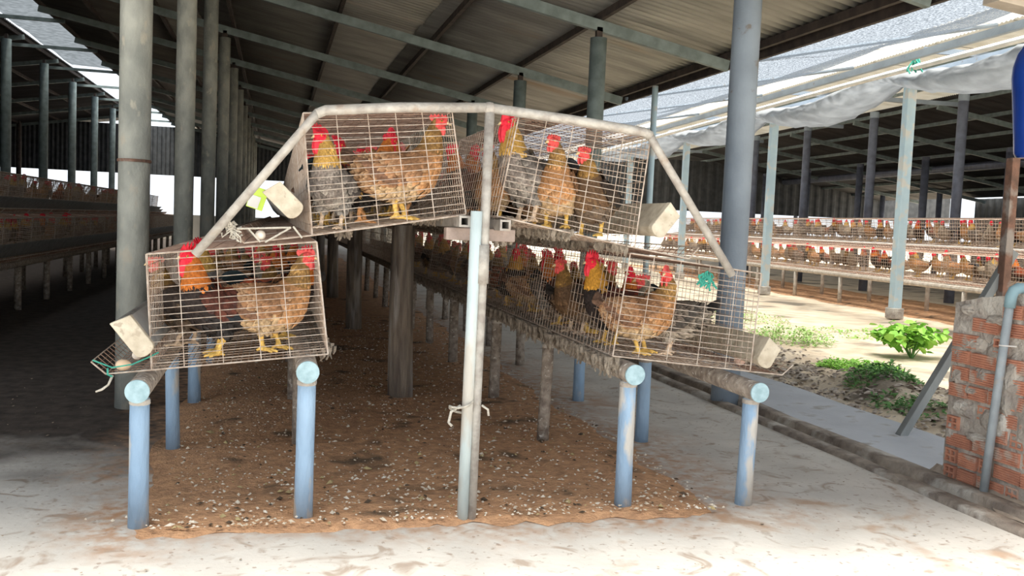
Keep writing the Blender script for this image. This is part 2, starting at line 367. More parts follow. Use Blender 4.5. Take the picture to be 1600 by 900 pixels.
# ================================================================== PILLARS
def pillar(loc, r, h, material, label, group=None, band=None, n=20):
    t = empty('pillar', loc)
    b = MB(); b.tube([(0, 0, -.02), (0, 0, h*.3), (0, 0, h*.65), (0, 0, h)], [r*1.03, r, r*1.01, r], n); smooth(obj('shaft', b, material, t))
    b = MB(); b.box((0, 0, h+.045), (.07, .07, .16)); obj('cap_stub', b, M_dsteel, t)
    if band is not None:
        b = MB(); b.tube([(0, 0, band), (0, 0, band+.02)], r+.008, n); obj('rust_band', b, M_rust, t)
    tag(t, label, 'pillar', group); return t
zl, zr = rz(-1.9)-.30, rz(2.73)-.30
for k in range(11):
    y = 2.7+3.65*k
    lab = ['weathered grey-green round pillar nearest on the left, with a thin rust band', 'second grey-green pillar from the front in the row left of the cages', 'third grey-green pillar from the front in the row left of the cages'][k] if k < 3 else f'{ORDP[k]} grey-green pillar from the front in the receding row left of the cages'
    pillar((-1.9, y, 0), .1 if k else .105, zl, M_pillar, lab, 'far pillars of the left row' if k >= 3 else None, 1.72 if k == 0 else None)
for k in range(11):
    y = 2.7+3.65*k
    lab = ['thick smooth blue-grey pillar standing right of the lower right cage', 'second blue-grey pillar rising behind the upper right cage'][k] if k < 2 else f'{ORDP[k]} pillar from the front in the row right of the cages'
    pillar((2.73, y, 0), .112 if k == 0 else .1, zr, M_pillarb if k < 1 else M_steel, lab, 'far pillars of the right row' if k >= 2 else None)
for k in range(6):
    y = 21.5+3.9*k
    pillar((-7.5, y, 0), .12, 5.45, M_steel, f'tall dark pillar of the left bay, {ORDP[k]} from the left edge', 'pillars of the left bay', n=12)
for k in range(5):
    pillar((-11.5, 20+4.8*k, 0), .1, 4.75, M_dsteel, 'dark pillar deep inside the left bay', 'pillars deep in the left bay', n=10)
t = empty('pillar', (4.42, 8.6, 0)); b = MB(); b.tube([(0, 0, 0), (0, 0, rz(4.42)-.1)], .045, 12); smooth(obj('shaft', b, M_bluepost, t))
tag(t, 'slim pale post under the roof eave behind the upper right cage', 'pillar')

# ================================================================== MIDDLE CAGE ROW
def sect(tier, side, cx=0.):
    if tier == 'lower': p = dict(a=(.69, .775), b=(1.445, .70), c=(1.475, 1.205), d=(.755, 1.285), e=(1.63, .682), f=(1.69, .735))
    else: p = dict(a=(.075, 1.437), b=(.775, 1.313), c=(.83, 1.855), d=(.16, 1.91), e=(1.07, 1.268), f=(1.12, 1.325))
    return {k: (side*v[0]+cx, v[1]) for k, v in p.items()}
def floor_at(tier, side, x):
    p = sect(tier, side); t = (x-p['a'][0])/(p['b'][0]-p['a'][0]); return p['a'][1]+t*(p['b'][1]-p['a'][1])
def wire(b, p, q, r):
    p, q = Vector(p), Vector(q); t = (q-p).normalized(); ref = Vector((0, 0, 1)) if abs(t.z) < .9 else Vector((1, 0, 0))
    a = ref.cross(t).normalized()*r; c = t.cross(a.normalized())*r
    b.add([p+a, p+c, p-a, p-c, q+a, q+c, q-a, q-c], [(0, 1, 5, 4), (1, 2, 6, 5), (2, 3, 7, 6), (3, 0, 4, 7)])
def grid(b, p00, p10, p01, p11, nu, nv, r, jit=0., ru=None):
    """nu wires running from the 0-side to the 1-side in v, nv wires running in u"""
    P = [Vector(q) for q in (p00, p10, p01, p11)]
    for i in range(nu+1):
        t = i/nu+ (random.uniform(-jit, jit)/nu if 0 < i < nu else 0); wire(b, P[0].lerp(P[1], t), P[2].lerp(P[3], t), r)
    for j in range(nv+1):
        t = j/nv+ (random.uniform(-jit, jit)/nv if 0 < j < nv else 0)
        a, c = P[0].lerp(P[2], t), P[1].lerp(P[3], t)
        if jit:
            mid = a.lerp(c, random.uniform(.35, .65))+Vector((0, 0, random.uniform(-.004, .004))); wire(b, a, mid, ru or r); wire(b, mid, c, ru or r)
        else: wire(b, a, c, ru or r)
ORD = ['first', 'second', 'third', 'fourth', 'fifth', 'sixth', 'seventh', 'eighth', 'ninth', 'tenth', 'eleventh', 'twelfth']
UL_ = 1.43
def cage_meshes(tier, side, r, L=UL_, fine=1., first=False):
    p = sect(tier, side); q = lambda k, y: (p[k][0], y, p[k][1]); out = {}
    ny_ = max(4, int(L/.05*fine))
    b = MB(); grid(b, q('a', .005), q('b', .005), q('d', .005), q('c', .005), 5, 17, r*1.15, .12, r*.95); out['end_panel'] = (b, M_wirew)
    b = MB(); grid(b, q('a', 0), q('a', L), q('d', 0), q('d', L), int(ny_*.9), int(10*fine), r); out['inner_side_panel'] = (b, M_wire)
    b = MB(); grid(b, q('b', 0), q('b', L), q('c', 0), q('c', L), int(ny_*.9), int(10*fine), r, .1); out['outer_side_panel'] = (b, M_wire)
    b = MB(); grid(b, q('d', 0), q('d', L), q('c', 0), q('c', L), ny_, int(16*fine), r, .15); out['top_panel'] = (b, M_wirer)
    b = MB(); grid(b, q('a', 0), q('a', L), q('b', 0), q('b', L), int(ny_*.6), int(30*fine), r*1.1, .2); out['floor_panel'] = (b, M_wire)
    b = MB(); grid(b, q('b', 0), q('b', L), q('e', 0), q('e', L), int(ny_*.7), int(8*fine), r, .15); grid(b, q('e', 0), q('e', L), q('f', 0), q('f', L), int(ny_*.7), 3, r); out['egg_tray'] = (b, M_wirer)
    b = MB()
    for k in 'abcdef': wire(b, q(k, 0), q(k, L), r*1.9)
    for k, j in (('a', 'b'), ('b', 'c'), ('c', 'd'), ('d', 'a'), ('b', 'e'), ('e', 'f')): wire(b, q(k, 0), q(j, 0), r*2.0)
    out['edge_frame'] = (b, M_wirew)
    return {k: (v[0].mesh(k), v[1]) for k, v in out.items()}
def crust_mesh(tier, side, L, gap):
    p = sect(tier, side); b = MB(); nx_, ny_ = 14, 26; keep = {}
    for j in range(ny_+1):
        for i in range(nx_+1):
            u = min(1, max(0, i/nx_+(random.uniform(-.3, .3)/nx_ if 0 < i < nx_ else 0))); x = lerp_(p['a'][0], p['b'][0], u); z = lerp_(p['a'][1], p['b'][1], u)
            b.v.append((x, L*j/ny_+(random.uniform(-.015, .015) if 0 < j < ny_ else 0), z-.005-random.uniform(0, .009))); b.c.append((1, 1, 1, 1))
    for j in range(ny_):
        for i in range(nx_):
            if random.random() > gap: b.f.append((j*(nx_+1)+i, j*(nx_+1)+i+1, (j+1)*(nx_+1)+i+1, (j+1)*(nx_+1)+i)); b.mi.append(0)
    return b.mesh('dung_crust')
def lerp_(a, c, t): return a+(c-a)*t
def cage(ms, loc, label, group=None, rotz=0.):
    t = empty('wire_cage', loc, (0, 0, rotz))
    for k, (me, mt) in ms.items(): obj(k, me, mt, t)
    tag(t, label, 'cage', group); return t
TIERS = [('lower', -1), ('upper', -1), ('upper', 1), ('lower', 1)]
nm = {('lower', -1): 'lower left', ('upper', -1): 'upper left', ('upper', 1): 'upper right', ('lower', 1): 'lower right'}
for T in TIERS:
    ms = cage_meshes(*T, .0017); mfar = cage_meshes(*T, .003, 5.72, .45); crust = crust_mesh(*T, UL_, .2); mfar['dung_crust'] = (crust_mesh(*T, 5.72, .2), M_dung)
    for k in range(7):
        lab = f'front wire cage of the {nm[T]} tier, its barred end facing the viewer' if k == 0 else f'{ORD[k]} wire cage from the front in the {nm[T]} tier'
        cg = cage(ms, (0, k*UL_, 0), lab, None if k == 0 else f'cages further back in the {nm[T]} tier')
        if k: obj('dung_crust', crust, M_dung, cg)
    for k in range(4):
        cage(mfar, (0, 7*UL_+k*5.72, 0), f'long wire cage far back in the {nm[T]} tier of the middle row', f'far cages of the {nm[T]} tier')

# posts and beams
POSTY = [.03, 1.43, 2.83, 4.7, 6.1, 7.5, 8.9, 10.4, 12, 13.6, 15.2]
names = {-1.495: ('outer left', .615), -.78: ('inner left', .70), .79: ('inner right', .69), 1.475: ('outer right', .60)}
for x, (nme, zc) in names.items():
    t = empty('cage_beam', (x, 0, zc))
    b = MB(); b.tube([(0, -.055, 0), (0, 12, 0), (0, 30, 0)], .05, 20); smooth(obj('beam', b, M_cpost, t))
    b = MB(); b.tube([(0, -.062, 0), (0, -.05, 0)], .0515, 24); bevel(obj('end_cap', b, M_capblue, t), .003)
    tag(t, f'round beam with pale blue painted end carrying the {nme} edge of the lower cages', 'beam')
    for k, y in enumerate(POSTY):
        lean = random.uniform(-.012, .012); h = zc-.045
        t = empty('cage_post', (x+(0 if k == 0 else random.uniform(-.015, .015)), y, 0)); b = MB()
        r_ = .042 if k == 0 else random.uniform(.038, .046)
        b.tube([(lean, 0, -.01), (lean*.5, 0, h*.4), (0, 0, h*.8), (0, 0, h)], [r_*1.06, r_, r_, r_*.98], 18)
        front = k == 0; outer_blue = (nme == 'outer left' and k < 4) or (nme == 'outer right' and k < 3)
        smooth(obj('shaft', b, M_bluepaint if front or outer_blue else M_cpost, t))
        b = MB(); b.ell((0, 0, h-.015), (r_*1.12, r_*1.12, .03), 12, 5); smooth(obj('saddle', b, M_mortar, t))
        if front: lab = f'worn blue painted front post under the {nme} beam'
        elif k < 3: lab = f"{['second', 'third'][k-1]} post from the front under the {nme} beam"
        else: lab = f'short dung-crusted post, {ORD[k]} from the front under the {nme} beam'
        tag(t, lab, 'post', None if k < 3 else f'far posts under the {nme} beam')
for k, y in enumerate([2.94, 7.43, 11.9, 16.4, 21]):
    t = empty('log_post', (.03, y, 0)); b = MB(); b.tube([(0.02, 0, -.02), (.01, 0, .3), (0, 0, .8), (.0, 0, 1.36)], [.1, .097, .092, .09], 20)
    smooth(obj('trunk', b, M_wood, t)); b = MB(); b.ell((0, 0, 0), (.15, .13, .03), 12, 4); smooth(obj('foot_crust', b, M_dung, t))
    tag(t, 'thick weathered log post on the centre line beneath the upper cages' if k == 0 else f'{ORD[k]} thick log post from the front on the centre line', 'post', 'far centre log posts' if k else None)

# square tubes under the upper cages and a short cross beam
for x, z, s in ((-.085, 1.405, 'left'), (.11, 1.395, 'right')):
    t = empty('square_tube', (x, 0, z)); b = MB(); o_, i_ = .026, .016
    vv = []
    for y in (-.03, 24): vv += [(sx*a, y, sz*a) for a in (o_, i_) for sx, sz in ((-1, -1), (1, -1), (1, 1), (-1, 1))]
    fs = []
    for k in range(4):
        j = (k+1) % 4; fs += [(k, j, 8+j, 8+k), (4+j, 4+k, 12+k, 12+j), (k, 4+k, 4+j, j), (8+j, 12+j, 12+k, 8+k)]
    b.add(vv, fs); obj('tube', b, M_galv, t)
    tag(t, f'hollow square steel tube with open end under the {s} upper cage', 'tube')
t = empty('cross_beam', (.02, .12, 1.345)); b = MB(); b.box((0, 0, 0), (.34, .07, .06)); bevel(obj('beam', b, mat('pink_grey_timber', (.45, .36, .32), (.3, .24, .21), 12, .9, .4, 40), t))
b = MB()
for i in range(14): b.ell((random.uniform(-.16, .16), random.uniform(-.03, .03), -.03), (.014, .014, random.uniform(.012, .03)), 6, 4)
obj('dung_drips', b, M_dung, t)
tag(t, 'short dirty cross beam behind the centre post under the upper cages', 'beam')

# front support frame
t = empty('support_frame', (0, -.05, 0))
def sqbar(name, p, q, s, material, parent, rot=0.):
    b = MB(); b.tube([p, q], s/2*math.sqrt(2), 4); return bevel(obj(name, b, material, parent), .004)
def rbar(name, pts, r, material, parent, n=14):
    b = MB(); b.tube(pts, r, n); return smooth(obj(name, b, material, parent))
def bent(pts, r, parent, name):
    return rbar(name, pts, r, M_galv, parent)
bent([(.0, 0, 1.932), (-.4, 0, 1.905), (-.735, 0, 1.868), (-.772, 0, 1.85)], .023, t, 'top_bar')
bent([(.0, 0, 1.932), (.4, 0, 1.905), (.77, 0, 1.872), (.808, 0, 1.855)], .023, t, 'top_bar')
bent([(-.765, 0, 1.86), (-.80, 0, 1.815), (-1.27, -.02, 1.21)], .02, t, 'brace')
bent([(.80, 0, 1.865), (.835, 0, 1.81), (1.275, -.02, 1.195)], .02, t, 'brace')
rbar('upright', [(.008, 0, 1.94), (.006, 0, 1.3), (0, -.005, .6), (-.004, -.01, 0)], .0225, M_galv, t)
rbar('upright_pipe', [(-.036, -.005, 1.455), (-.04, -.005, .8), (-.047, -.01, 0)], .027, M_whitepaint, t)
b = MB(); b.tube([(.002, -.004, 1.12), (0, -.004, 1.30)], .031, 12); smooth(obj('splice_sleeve', b, M_galv, t))
b = MB(); b.ell((.006, 0, 1.93), (.034, .03, .03), 10, 6); smooth(obj('joint', b, M_galv, t))
b = MB()
b.tube([(-.075+.055*math.cos(a), -.045*math.sin(a)-.01, .545+.03*math.cos(a*.5)-.02*abs(math.sin(a))) for a in [k*.5 for k in range(14)]], .006, 6)
b.tube([(-.08, -.03, .55), (-.125, -.03, .52), (-.135, -.03, .47), (-.12, -.04, .455)], .007, 6)
b.tube([(.02, -.03, .55), (.05, -.03, .53), (.055, -.03, .5)], .006, 6)
smooth(obj('rope_tie', b, M_rope, t))
tag(t, 'grey steel pipe frame over the cage ends with a centre upright and two slanting braces', 'frame')

# feed troughs : deep U channels leaning outwards
def trough(side, base, top, wdt, L, label, mater, capmat, y0=-.035, parent=None, rotz=0., loc=None, group=None):
    t = empty('feed_trough', loc or (0, 0, 0), (0, 0, rotz))
    B, Tp = Vector((base[0], 0, base[1])), Vector((top[0], 0, top[1])); ax = (Tp-B).normalized(); nrm = Vector((ax.z, 0, -ax.x))
    prof = []
    H = (Tp-B).length
    for k in range(9):
        a = math.pi*k/8; prof.append(B+nrm*(math.cos(a)*wdt/2)-ax*(math.sin(a)*wdt*.35))
    outl = [Tp+nrm*wdt/2-ax*.02]+prof+[Tp-nrm*wdt/2]
    b = MB(); n_ = len(outl); cen = (B+Tp)/2
    inn = [p+(cen-p).normalized()*.006 for p in outl]
    vv = []
    for y in (y0+.002, L):
        vv += [p+Vector((0, y, 0)) for p in outl]+[p+Vector((0, y, 0)) for p in inn]
    fs = []
    for k in range(n_-1):
        fs += [(k, k+1, 2*n_+k+1, 2*n_+k), (n_+k+1, n_+k, 3*n_+k, 3*n_+k+1), (k+1, k, n_+k, n_+k+1)]
    fs += [(0, 2*n_, 3*n_, n_), (n_-1, 2*n_-1, 4*n_-1, 3*n_-1)]
    b.add(vv, fs); obj('channel', b, mater, t)
    if capmat:
        b = MB(); o2 = [p+(p-cen).normalized()*.004 for p in outl]
        b.add([p+Vector((0, y0-.012, 0)) for p in o2]+[p+Vector((0, y0+.03, 0)) for p in o2], [tuple(range(n_))]+[(k, n_+k, n_+(k+1) % n_, (k+1) % n_) for k in range(n_)])
        bevel(obj('end_cap', b, capmat, t), .004)
    tag(t, label, 'trough', group); return t
trough(-1, (-1.475, .80), (-1.575, .93), .085, 20, 'grey feed trough with cream end cap along the lower left cages', M_troughg, M_trough)
trough(-1, (-.86, 1.425), (-.965, 1.525), .085, 20, 'cream feed trough end beside the upper left cage', M_troughg, M_trough)
trough(1, (.88, 1.405), (.965, 1.515), .08, 20, 'cream feed trough end beside the upper right cage', M_trough, M_trough)
trough(1, (1.50, .76), (1.555, .86), .085, 20, 'cream feed trough along the lower right cages', M_trough, M_trough)

# eggs
def egg(loc, material, label, rot=(0, 0, 0), s=1.):
    b = MB(); vv = []; n_, m_ = 14, 9; fs = []
    for j in range(m_+1):
        th = math.pi*j/m_; rr = .0215*math.sin(th)*(1+.12*math.cos(th))
        for k in range(n_): vv.append((.029*-math.cos(th), rr*math.cos(2*math.pi*k/n_), rr*math.sin(2*math.pi*k/n_)))
    for j in range(m_):
        for k in range(n_): fs.append((j*n_+k, j*n_+(k+1) % n_, (j+1)*n_+(k+1) % n_, (j+1)*n_+k))
    b.add(vv, fs); o = smooth(obj('egg', b, material, None, loc, rot)); o.scale = (s, s, s); tag(o, label, 'egg', 'eggs in the wire trays'); return o
egg((-1.567, .05, .714), M_egg, 'tan egg lying in the lower left wire tray', (0, 0, .2), 1.15)
egg((-1.55, .35, .714), M_eggw, 'pale egg behind the lower left feed trough', (0, 0, 1.2))
egg((-1.0, .03, 1.305), M_eggw, 'whitish egg in the tray of the upper left cage', (0, .0, 1.3), 1.05)
egg((1.50, .22, .722), mat('pink_eggshell', (.78, .55, .45), (.7, .48, .4), 14, .5), 'pinkish egg in the lower right wire tray', (0, 0, 2.), 1.15)

# twine, rag, label by the cages
b = MB(); b.tube([(-1.68, -.02, .745), (-1.6, -.03, .715), (-1.52, -.02, .728), (-1.45, 0, .76), (-1.42, .02, .775)], .0035, 5)
b.tube([(-1.62, -.02, .71), (-1.618, -.03, .685), (-1.6, -.025, .675)], .0045, 5); tag(obj('twine', b, M_green), 'green twine tied along the lower left egg tray', 'twine')
b = MB(); b.tube([(-1.6, -.02, .68), (-1.615, -.03, .64), (-1.64, -.03, .62), (-1.665, -.03, .61)], [.006, .005, .006, .004], 6); tag(smooth(obj('twine', b, M_rope)), 'frayed grey string end hanging under the lower left tray', 'twine')
b = MB()
for i in range(18):
    a = [(1.15+random.uniform(-.03, .03), -.012+random.uniform(-.01, .004), 1.20+random.uniform(-.02, .01))]
    for k in range(3): a.append((a[-1][0]+random.uniform(-.025, .025), a[-1][1], a[-1][2]-random.uniform(.005, .03)))
    b.tube(a, .005, 5)
tag(obj('twine_knot', b, M_green), 'teal twine knot on top bar of the lower right cage', 'twine')
b = MB()
for i in range(26):
    a = [(-1.12+random.uniform(-.01, .01), -.01, 1.325+random.uniform(-.02, .02))]
    for k in range(3): a.append((a[-1][0]+random.uniform(-.02, .03), a[-1][1]+random.uniform(-.01, .01), a[-1][2]+random.uniform(-.025, .02)))
    b.tube(a, .004, 4)
for p_, q_ in (((-1.1, -.01, 1.33), (-.87, -.01, 1.345)), ((-1.05, -.01, 1.33), (-1.0, -.01, 1.275)), ((-.98, -.01, 1.275), (-.87, -.01, 1.345)), ((-.86, -.01, 1.35), (-.82, -.01, 1.3))): b.tube([p_, q_], .0045, 5)
tag(obj('rope', b, M_rope), 'frayed pale rope and wire tied across the upper left egg tray', 'rope')
t = empty('label_tag', (-1.02, .16, 1.47)); b = MB(); b.box((0, 0, 0), (.075, .004, .1), Matrix.Rotation(.3, 3, 'Y')); bevel(obj('card', b, M_tag, t), .003)
b = MB(); b.box((-.015, -.004, -.015), (.05, .004, .055), Matrix.Rotation(.3, 3, 'Y')); obj('paper', b, M_white, t)
tag(t, 'small yellow-green label packet hung beside the upper left trough', 'label')

# dried dung hanging below the cages
def fringe(edges, name, label):
    b = MB()
    for (x, z, y0, y1, n_, ln) in edges:
        for i in range(n_):
            y = y0+(y1-y0)*random.random()**1.3; x_ = x+random.gauss(0, .025); l_ = random.uniform(.25, 1)*ln; r_ = random.uniform(.006, .018)
            b.tube([(x_, y, z+.012), (x_+random.uniform(-.008, .008), y+random.uniform(-.01, .01), z-l_*.5), (x_+random.uniform(-.012, .012), y+random.uniform(-.015, .015), z-l_)], [r_, r_*.8, r_*.25], 5)
    o = obj(name, b, M_dung); tag(o, label, 'dung', kind='stuff')
fringe([(.70, .755, .02, 9, 900, .10), (.75, .765, .3, 9, 500, .08), (.15, 1.425, .05, 7, 300, .05), (.4, 1.375, .0, 7, 350, .05), (.72, 1.315, .0, 6, 250, .05)], 'dried_dung', 'dried dung fringe hanging under the right cages')
fringe([(-.69, .755, .25, 9, 500, .07), (-.15, 1.42, .4, 7, 300, .05), (-.6, 1.335, .3, 7, 250, .05)], 'dried_dung', 'dried dung fringe hanging under the left cages')

# litter on the floor under the row
b = MB(); nx, ny = 64, 150; vv = []
def lit_edge(y): return 1.58+.10*fbm(2, y, 1.6), 1.36+.16*fbm(8, y, 1.4)-.10*min(1, max(0, y))
for j in range(ny+1):
    y = -.13+30*(j/ny)**1.7
    el, er = lit_edge(y)
    for i in range(nx+1):
        u = i/nx; x = -el+(el+er)*u; yy = y+(.09*fbm(x, 1, 2.2)+.05*fbm(x, 4, 7)+.03*fbm(x, 6, 22))/(1+j*.6)
        e = min(1, min(u, 1-u)*9)*min(1, j/5+.02); z = -.006+e*(.022+.014*fbm(x, yy, 2.2)+.008*fbm(x+5, yy, 9)+.005*fbm(x, yy+9, 25))
        vv.append((x, yy, z))
b.add(vv, [(j*(nx+1)+i, j*(nx+1)+i+1, (j+1)*(nx+1)+i+1, (j+1)*(nx+1)+i) for j in range(ny) for i in range(nx)])
o = smooth(obj('litter', b, mat('brown_litter', (.66, .38, .21), (.44, .25, .14), 16, .95, 1., 55, c3=(.16, .11, .07), s3=3.2, t3=(.58, .70))))
tag(o, 'reddish brown bran and dung litter spread under the cages', 'litter', kind='stuff')
def scatter(n_, fx, fy, fz, s0, s1, material, name, label, cat, flat=.35):
    b = MB()
    for i in range(n_):
        x, y = fx(), fy(); s = random.uniform(s0, s1)*(1 if random.random() < .9 else 1.7); a = random.uniform(0, 6.3)
        z = fz(x, y); ca, sa = math.cos(a), math.sin(a); ex = random.uniform(1, 2.)
        vs_ = [(s*ex, 0, 0), (0, s, 0), (-s*ex*.8, 0, 0), (0, -s*.9, 0), (0, 0, s*flat*2), (0, 0, -s*flat)]
        til = random.uniform(-.3, .3)
        b.add([(x+ca*p-sa*q, y+sa*p+ca*q, z+r_+til*p) for p, q, r_ in vs_], [(0, 1, 4), (1, 2, 4), (2, 3, 4), (3, 0, 4), (1, 0, 5), (2, 1, 5), (3, 2, 5), (0, 3, 5)])
    o = obj(name, b, material); tag(o, label, cat, kind='stuff')
ry_ = lambda: -.1+9*random.random()**1.45
scatter(4200, lambda: random.uniform(-1.45, 1.3), ry_, lambda x, y: .024, .003, .009, M_chip, 'shell_chips', 'pale shell and feather chips scattered over the brown litter', 'chips')
scatter(420, lambda: random.uniform(-1.4, 1.25), ry_, lambda x, y: .020, .004, .012, mat('yellow_chips', (.5, .4, .2), (.36, .27, .14), 8, .9), 'straw_chips', 'yellowish straw bits scattered over the brown litter', 'chips')
scatter(420, lambda: random.uniform(-1.45, 1.3), ry_, lambda x, y: .020, .005, .014, M_clod, 'dung_clods', 'dark dung clods scattered over the brown litter', 'clods', .3)
scatter(500, lambda: random.uniform(-4, 2.5), lambda: random.uniform(-1.2, 4), lambda x, y: .002, .002, .007, M_straw, 'floor_crumbs', 'small brown crumbs scattered on the concrete floor', 'crumbs', .2)
scatter(90, lambda: random.gauss(-.1, .8), lambda: random.uniform(-.1, .9), lambda x, y: .016, .005, .011, M_chip, 'shell_pieces', 'larger broken white shell pieces at the front of the litter', 'chips', .5)

# ================================================================== BRICK WALL (right foreground)
WX = 2.955
bw = struct(empty('wall_right', (WX, 0, 0)), 'low unfinished clay brick wall smeared with mortar')
b = MB(); nyw, nzw = 44, 30; Y0w, Y1w = -1.5, .37
def wall_top(y): return 1.06+(.37-y)*.16+.012*fbm(y, 3, 9)
vv = []
for j in range(nzw+1):
    for i in range(nyw+1):
        y = Y0w+(Y1w-Y0w)*i/nyw; z = -.02+(wall_top(y)+.02)*j/nzw
        vv.append((.012+.012*fbm(y, z, 5)+.006*fbm(y, z+4, 17), y+(.02*fbm(2, z, 6) if i == nyw else 0), z))
for i in range(nyw+1):
    y = Y0w+(Y1w-Y0w)*i/nyw
    for x in (.1, .2): vv.append((x, y, wall_top(y)+.012*fbm(x*4, y, 8)))
o_ = (nzw+1)*(nyw+1)
fs = [(j*(nyw+1)+i, (j+1)*(nyw+1)+i, (j+1)*(nyw+1)+i+1, j*(nyw+1)+i+1) for j in range(nzw) for i in range(nyw)]
for i in range(nyw):
    fs += [(nzw*(nyw+1)+i, o_+2*i, o_+2*i+2, nzw*(nyw+1)+i+1), (o_+2*i, o_+2*i+1, o_+2*i+3, o_+2*i+2)]
    fs.append((o_+2*i+1, i, i+1, o_+2*i+3))
e_ = [j*(nyw+1)+nyw for j in range(nzw+1)]+[o_+2*nyw, o_+2*nyw+1]; fs.append(tuple(e_))
b.add(vv, fs); obj('mortar_core', b, M_mortar, bw)
def brick_mesh(L, H, kind):
    bb = MB(); D = .05; n_ = 6; pr = [(0, -H/2)]
    if kind == 'face':
        for k in range(n_):
            z0 = -H/2+H*k/n_; pr += [(-.001, z0+.0008), (-.006, z0+H/n_*.25), (-.006, z0+H/n_*.75), (-.001, z0+H/n_-.0008)]
        pr = pr[1:]
        k = len(pr); vv = [(x+0, -L/2, z) for x, z in pr]+[(x, L/2, z) for x, z in pr]+[(D, -L/2, -H/2), (D, -L/2, H/2), (D, L/2, -H/2), (D, L/2, H/2)]
        fs = [(i, i+1, k+i+1, k+i) for i in range(k-1)]+[tuple(range(k))[::-1]+(2*k, 2*k+1), tuple(range(k, 2*k))+(2*k+3, 2*k+2), (k-1, 2*k+1, 2*k+3, 2*k-1), (0, k, 2*k+2, 2*k)]
        bb.add(vv, fs)
    else:   # end-on brick with four square holes
        tk = H*.13
        for z in (-H/2+tk/2, 0, H/2-tk/2): bb.box((D/2-.005, 0, z), (D, L, tk))
        for y_ in (-L/2+tk/2, 0, L/2-tk/2):
            for s in (-1, 1): bb.box((D/2-.004, y_, s*H*.22), (D-.004, tk, H*.31))
        bb.box((D-.006, 0, 0), (.004, L*.9, H*.9), None, None, 1)
    return bb.mesh('brick')
bf, be, bs_ = brick_mesh(.19, .078, 'face'), brick_mesh(.088, .078, 'end'), brick_mesh(.13, .078, 'face')
z = .055; c = 0
rw = random.Random(3)
while z < 1.12:
    y = .345-(.0 if c % 2 else 0)
    first = True; k = 0
    while y > -1.2:
        p = rw.random(); kind = 'e' if (p < .16 or (c % 3 == 0 and k == 0 and c < 6)) else ('s' if p < .36 else 'f'); L = {'e': .088, 's': .13, 'f': .19}[kind]
        if first and c % 2 and kind == 'f': kind = 's'; L = .13
        yc = y-L/2
        bury = .0 if rw.random() < .55 else rw.uniform(.004, .016)
        zt = wall_top(yc)-.045
        if z < zt and rw.random() > .17:
            o = obj('brick', {'e': be, 's': bs_, 'f': bf}[kind], [M_brick, M_dark], bw, (-.006+bury+rw.uniform(-.004, .004), yc, z+rw.uniform(-.004, .004)), (rw.uniform(-.02, .02), 0, rw.uniform(-.02, .02)))
        y -= L+rw.uniform(.014, .03); first = False; k += 1
    z += .0985; c += 1
def patch(yc, zc, ry, rz_, th):
    bb = MB(); vv = [(-th, yc, zc)]; n_ = 16; rings = 3; seed = rw.uniform(0, 50)
    for q in range(1, rings+1):
        for k in range(n_):
            a = 2*math.pi*k/n_; f = q/rings*(1+.45*fbm(math.cos(a)+seed, math.sin(a), 1.3)); h = th*(1-(q/rings)**2)*(.7+.6*rw.random())
            vv.append((-h+.012*(q == rings), yc+ry*f*math.cos(a), max(.0, zc+rz_*f*math.sin(a))))
    fs = [(0, 1+(k+1) % n_, 1+k) for k in range(n_)]
    for q in range(rings-1):
        for k in range(n_): a0 = 1+q*n_; fs.append((a0+k, a0+(k+1) % n_, a0+n_+(k+1) % n_, a0+n_+k))
    bb.add(vv, fs); obj('mortar_patch', bb, M_mortar, bw)
for a in [(.24, .44, .09, .05, .02), (-.1, .62, .13, .17, .022), (-.02, .42, .12, .10, .02), (.2, .83, .1, .06, .018), (.1, .66, .06, .06, .018), (.02, .98, .12, .03, .02), (-.3, .5, .16, .2, .02), (.3, .62, .05, .05, .016), (-.35, .95, .2, .06, .02), (.13, .3, .09, .03, .016), (.27, 1.02, .06, .03, .02), (-.6, .5, .2, .3, .02), (.3, .78, .07, .09, .012), (.2, .56, .1, .03, .012), (.0, .8, .1, .05, .014), (.32, .3, .04, .07, .012), (.1, .9, .05, .05, .014)]: patch(*a)
b = MB(); vv = []; nb_ = 34      # mortar spill at the foot of the wall
for i in range(nb_+1):
    y = -1.2+1.65*i/nb_
    wd = .10+.05*fbm(4, y, 4)+(.12 if y < .05 else 0)*max(0, min(1, (.05-y)*3)); h = .05+.02*fbm(9, y, 6)
    for k in range(5): f = k/4; vv.append((.03-wd*f, y, h*(1-f)**1.4+.008*fbm(f*3, y, 12)-.004*(k == 4)))
b.add(vv, [(i*5+k, (i+1)*5+k, (i+1)*5+k+1, i*5+k+1) for i in range(nb_) for k in range(4)]); smooth(obj('mortar_spill', b, mat('earth_mortar', (.40, .34, .28), (.28, .23, .19), 9, .95, .8, 30), bw))

t = empty('drain_pipe', (WX-.052, 0, 0))
b = MB(); b.tube([(0, -.03, 0), (0, -.065, .5), (0, -.115, 1.11)], .0235, 16); smooth(obj('pipe', b, M_pvc, t))
b = MB(); b.tube([(0, -.113, 1.07), (0, -.118, 1.13), (.012, -.12, 1.16), (.04, -.122, 1.175), (.07, -.123, 1.175)], .03, 16); smooth(obj('elbow', b, mat('teal_pvc', (.25, .38, .43), (.2, .32, .37), 10, .45), t))
b = MB(); b.tube([(.05, -.122, 1.175), (.5, -.122, 1.177)], .0235, 14); smooth(obj('cross_pipe', b, M_pvc, t))
b = MB(); b.tube([(.05, -.07, .86), (-.028, -.092, .862), (-.028, -.112, .862), (.05, -.13, .86)], .004, 6); obj('wire_tie', b, M_white, t)
tag(t, 'grey plastic pipe running up the brick wall with an elbow on top', 'pipe')

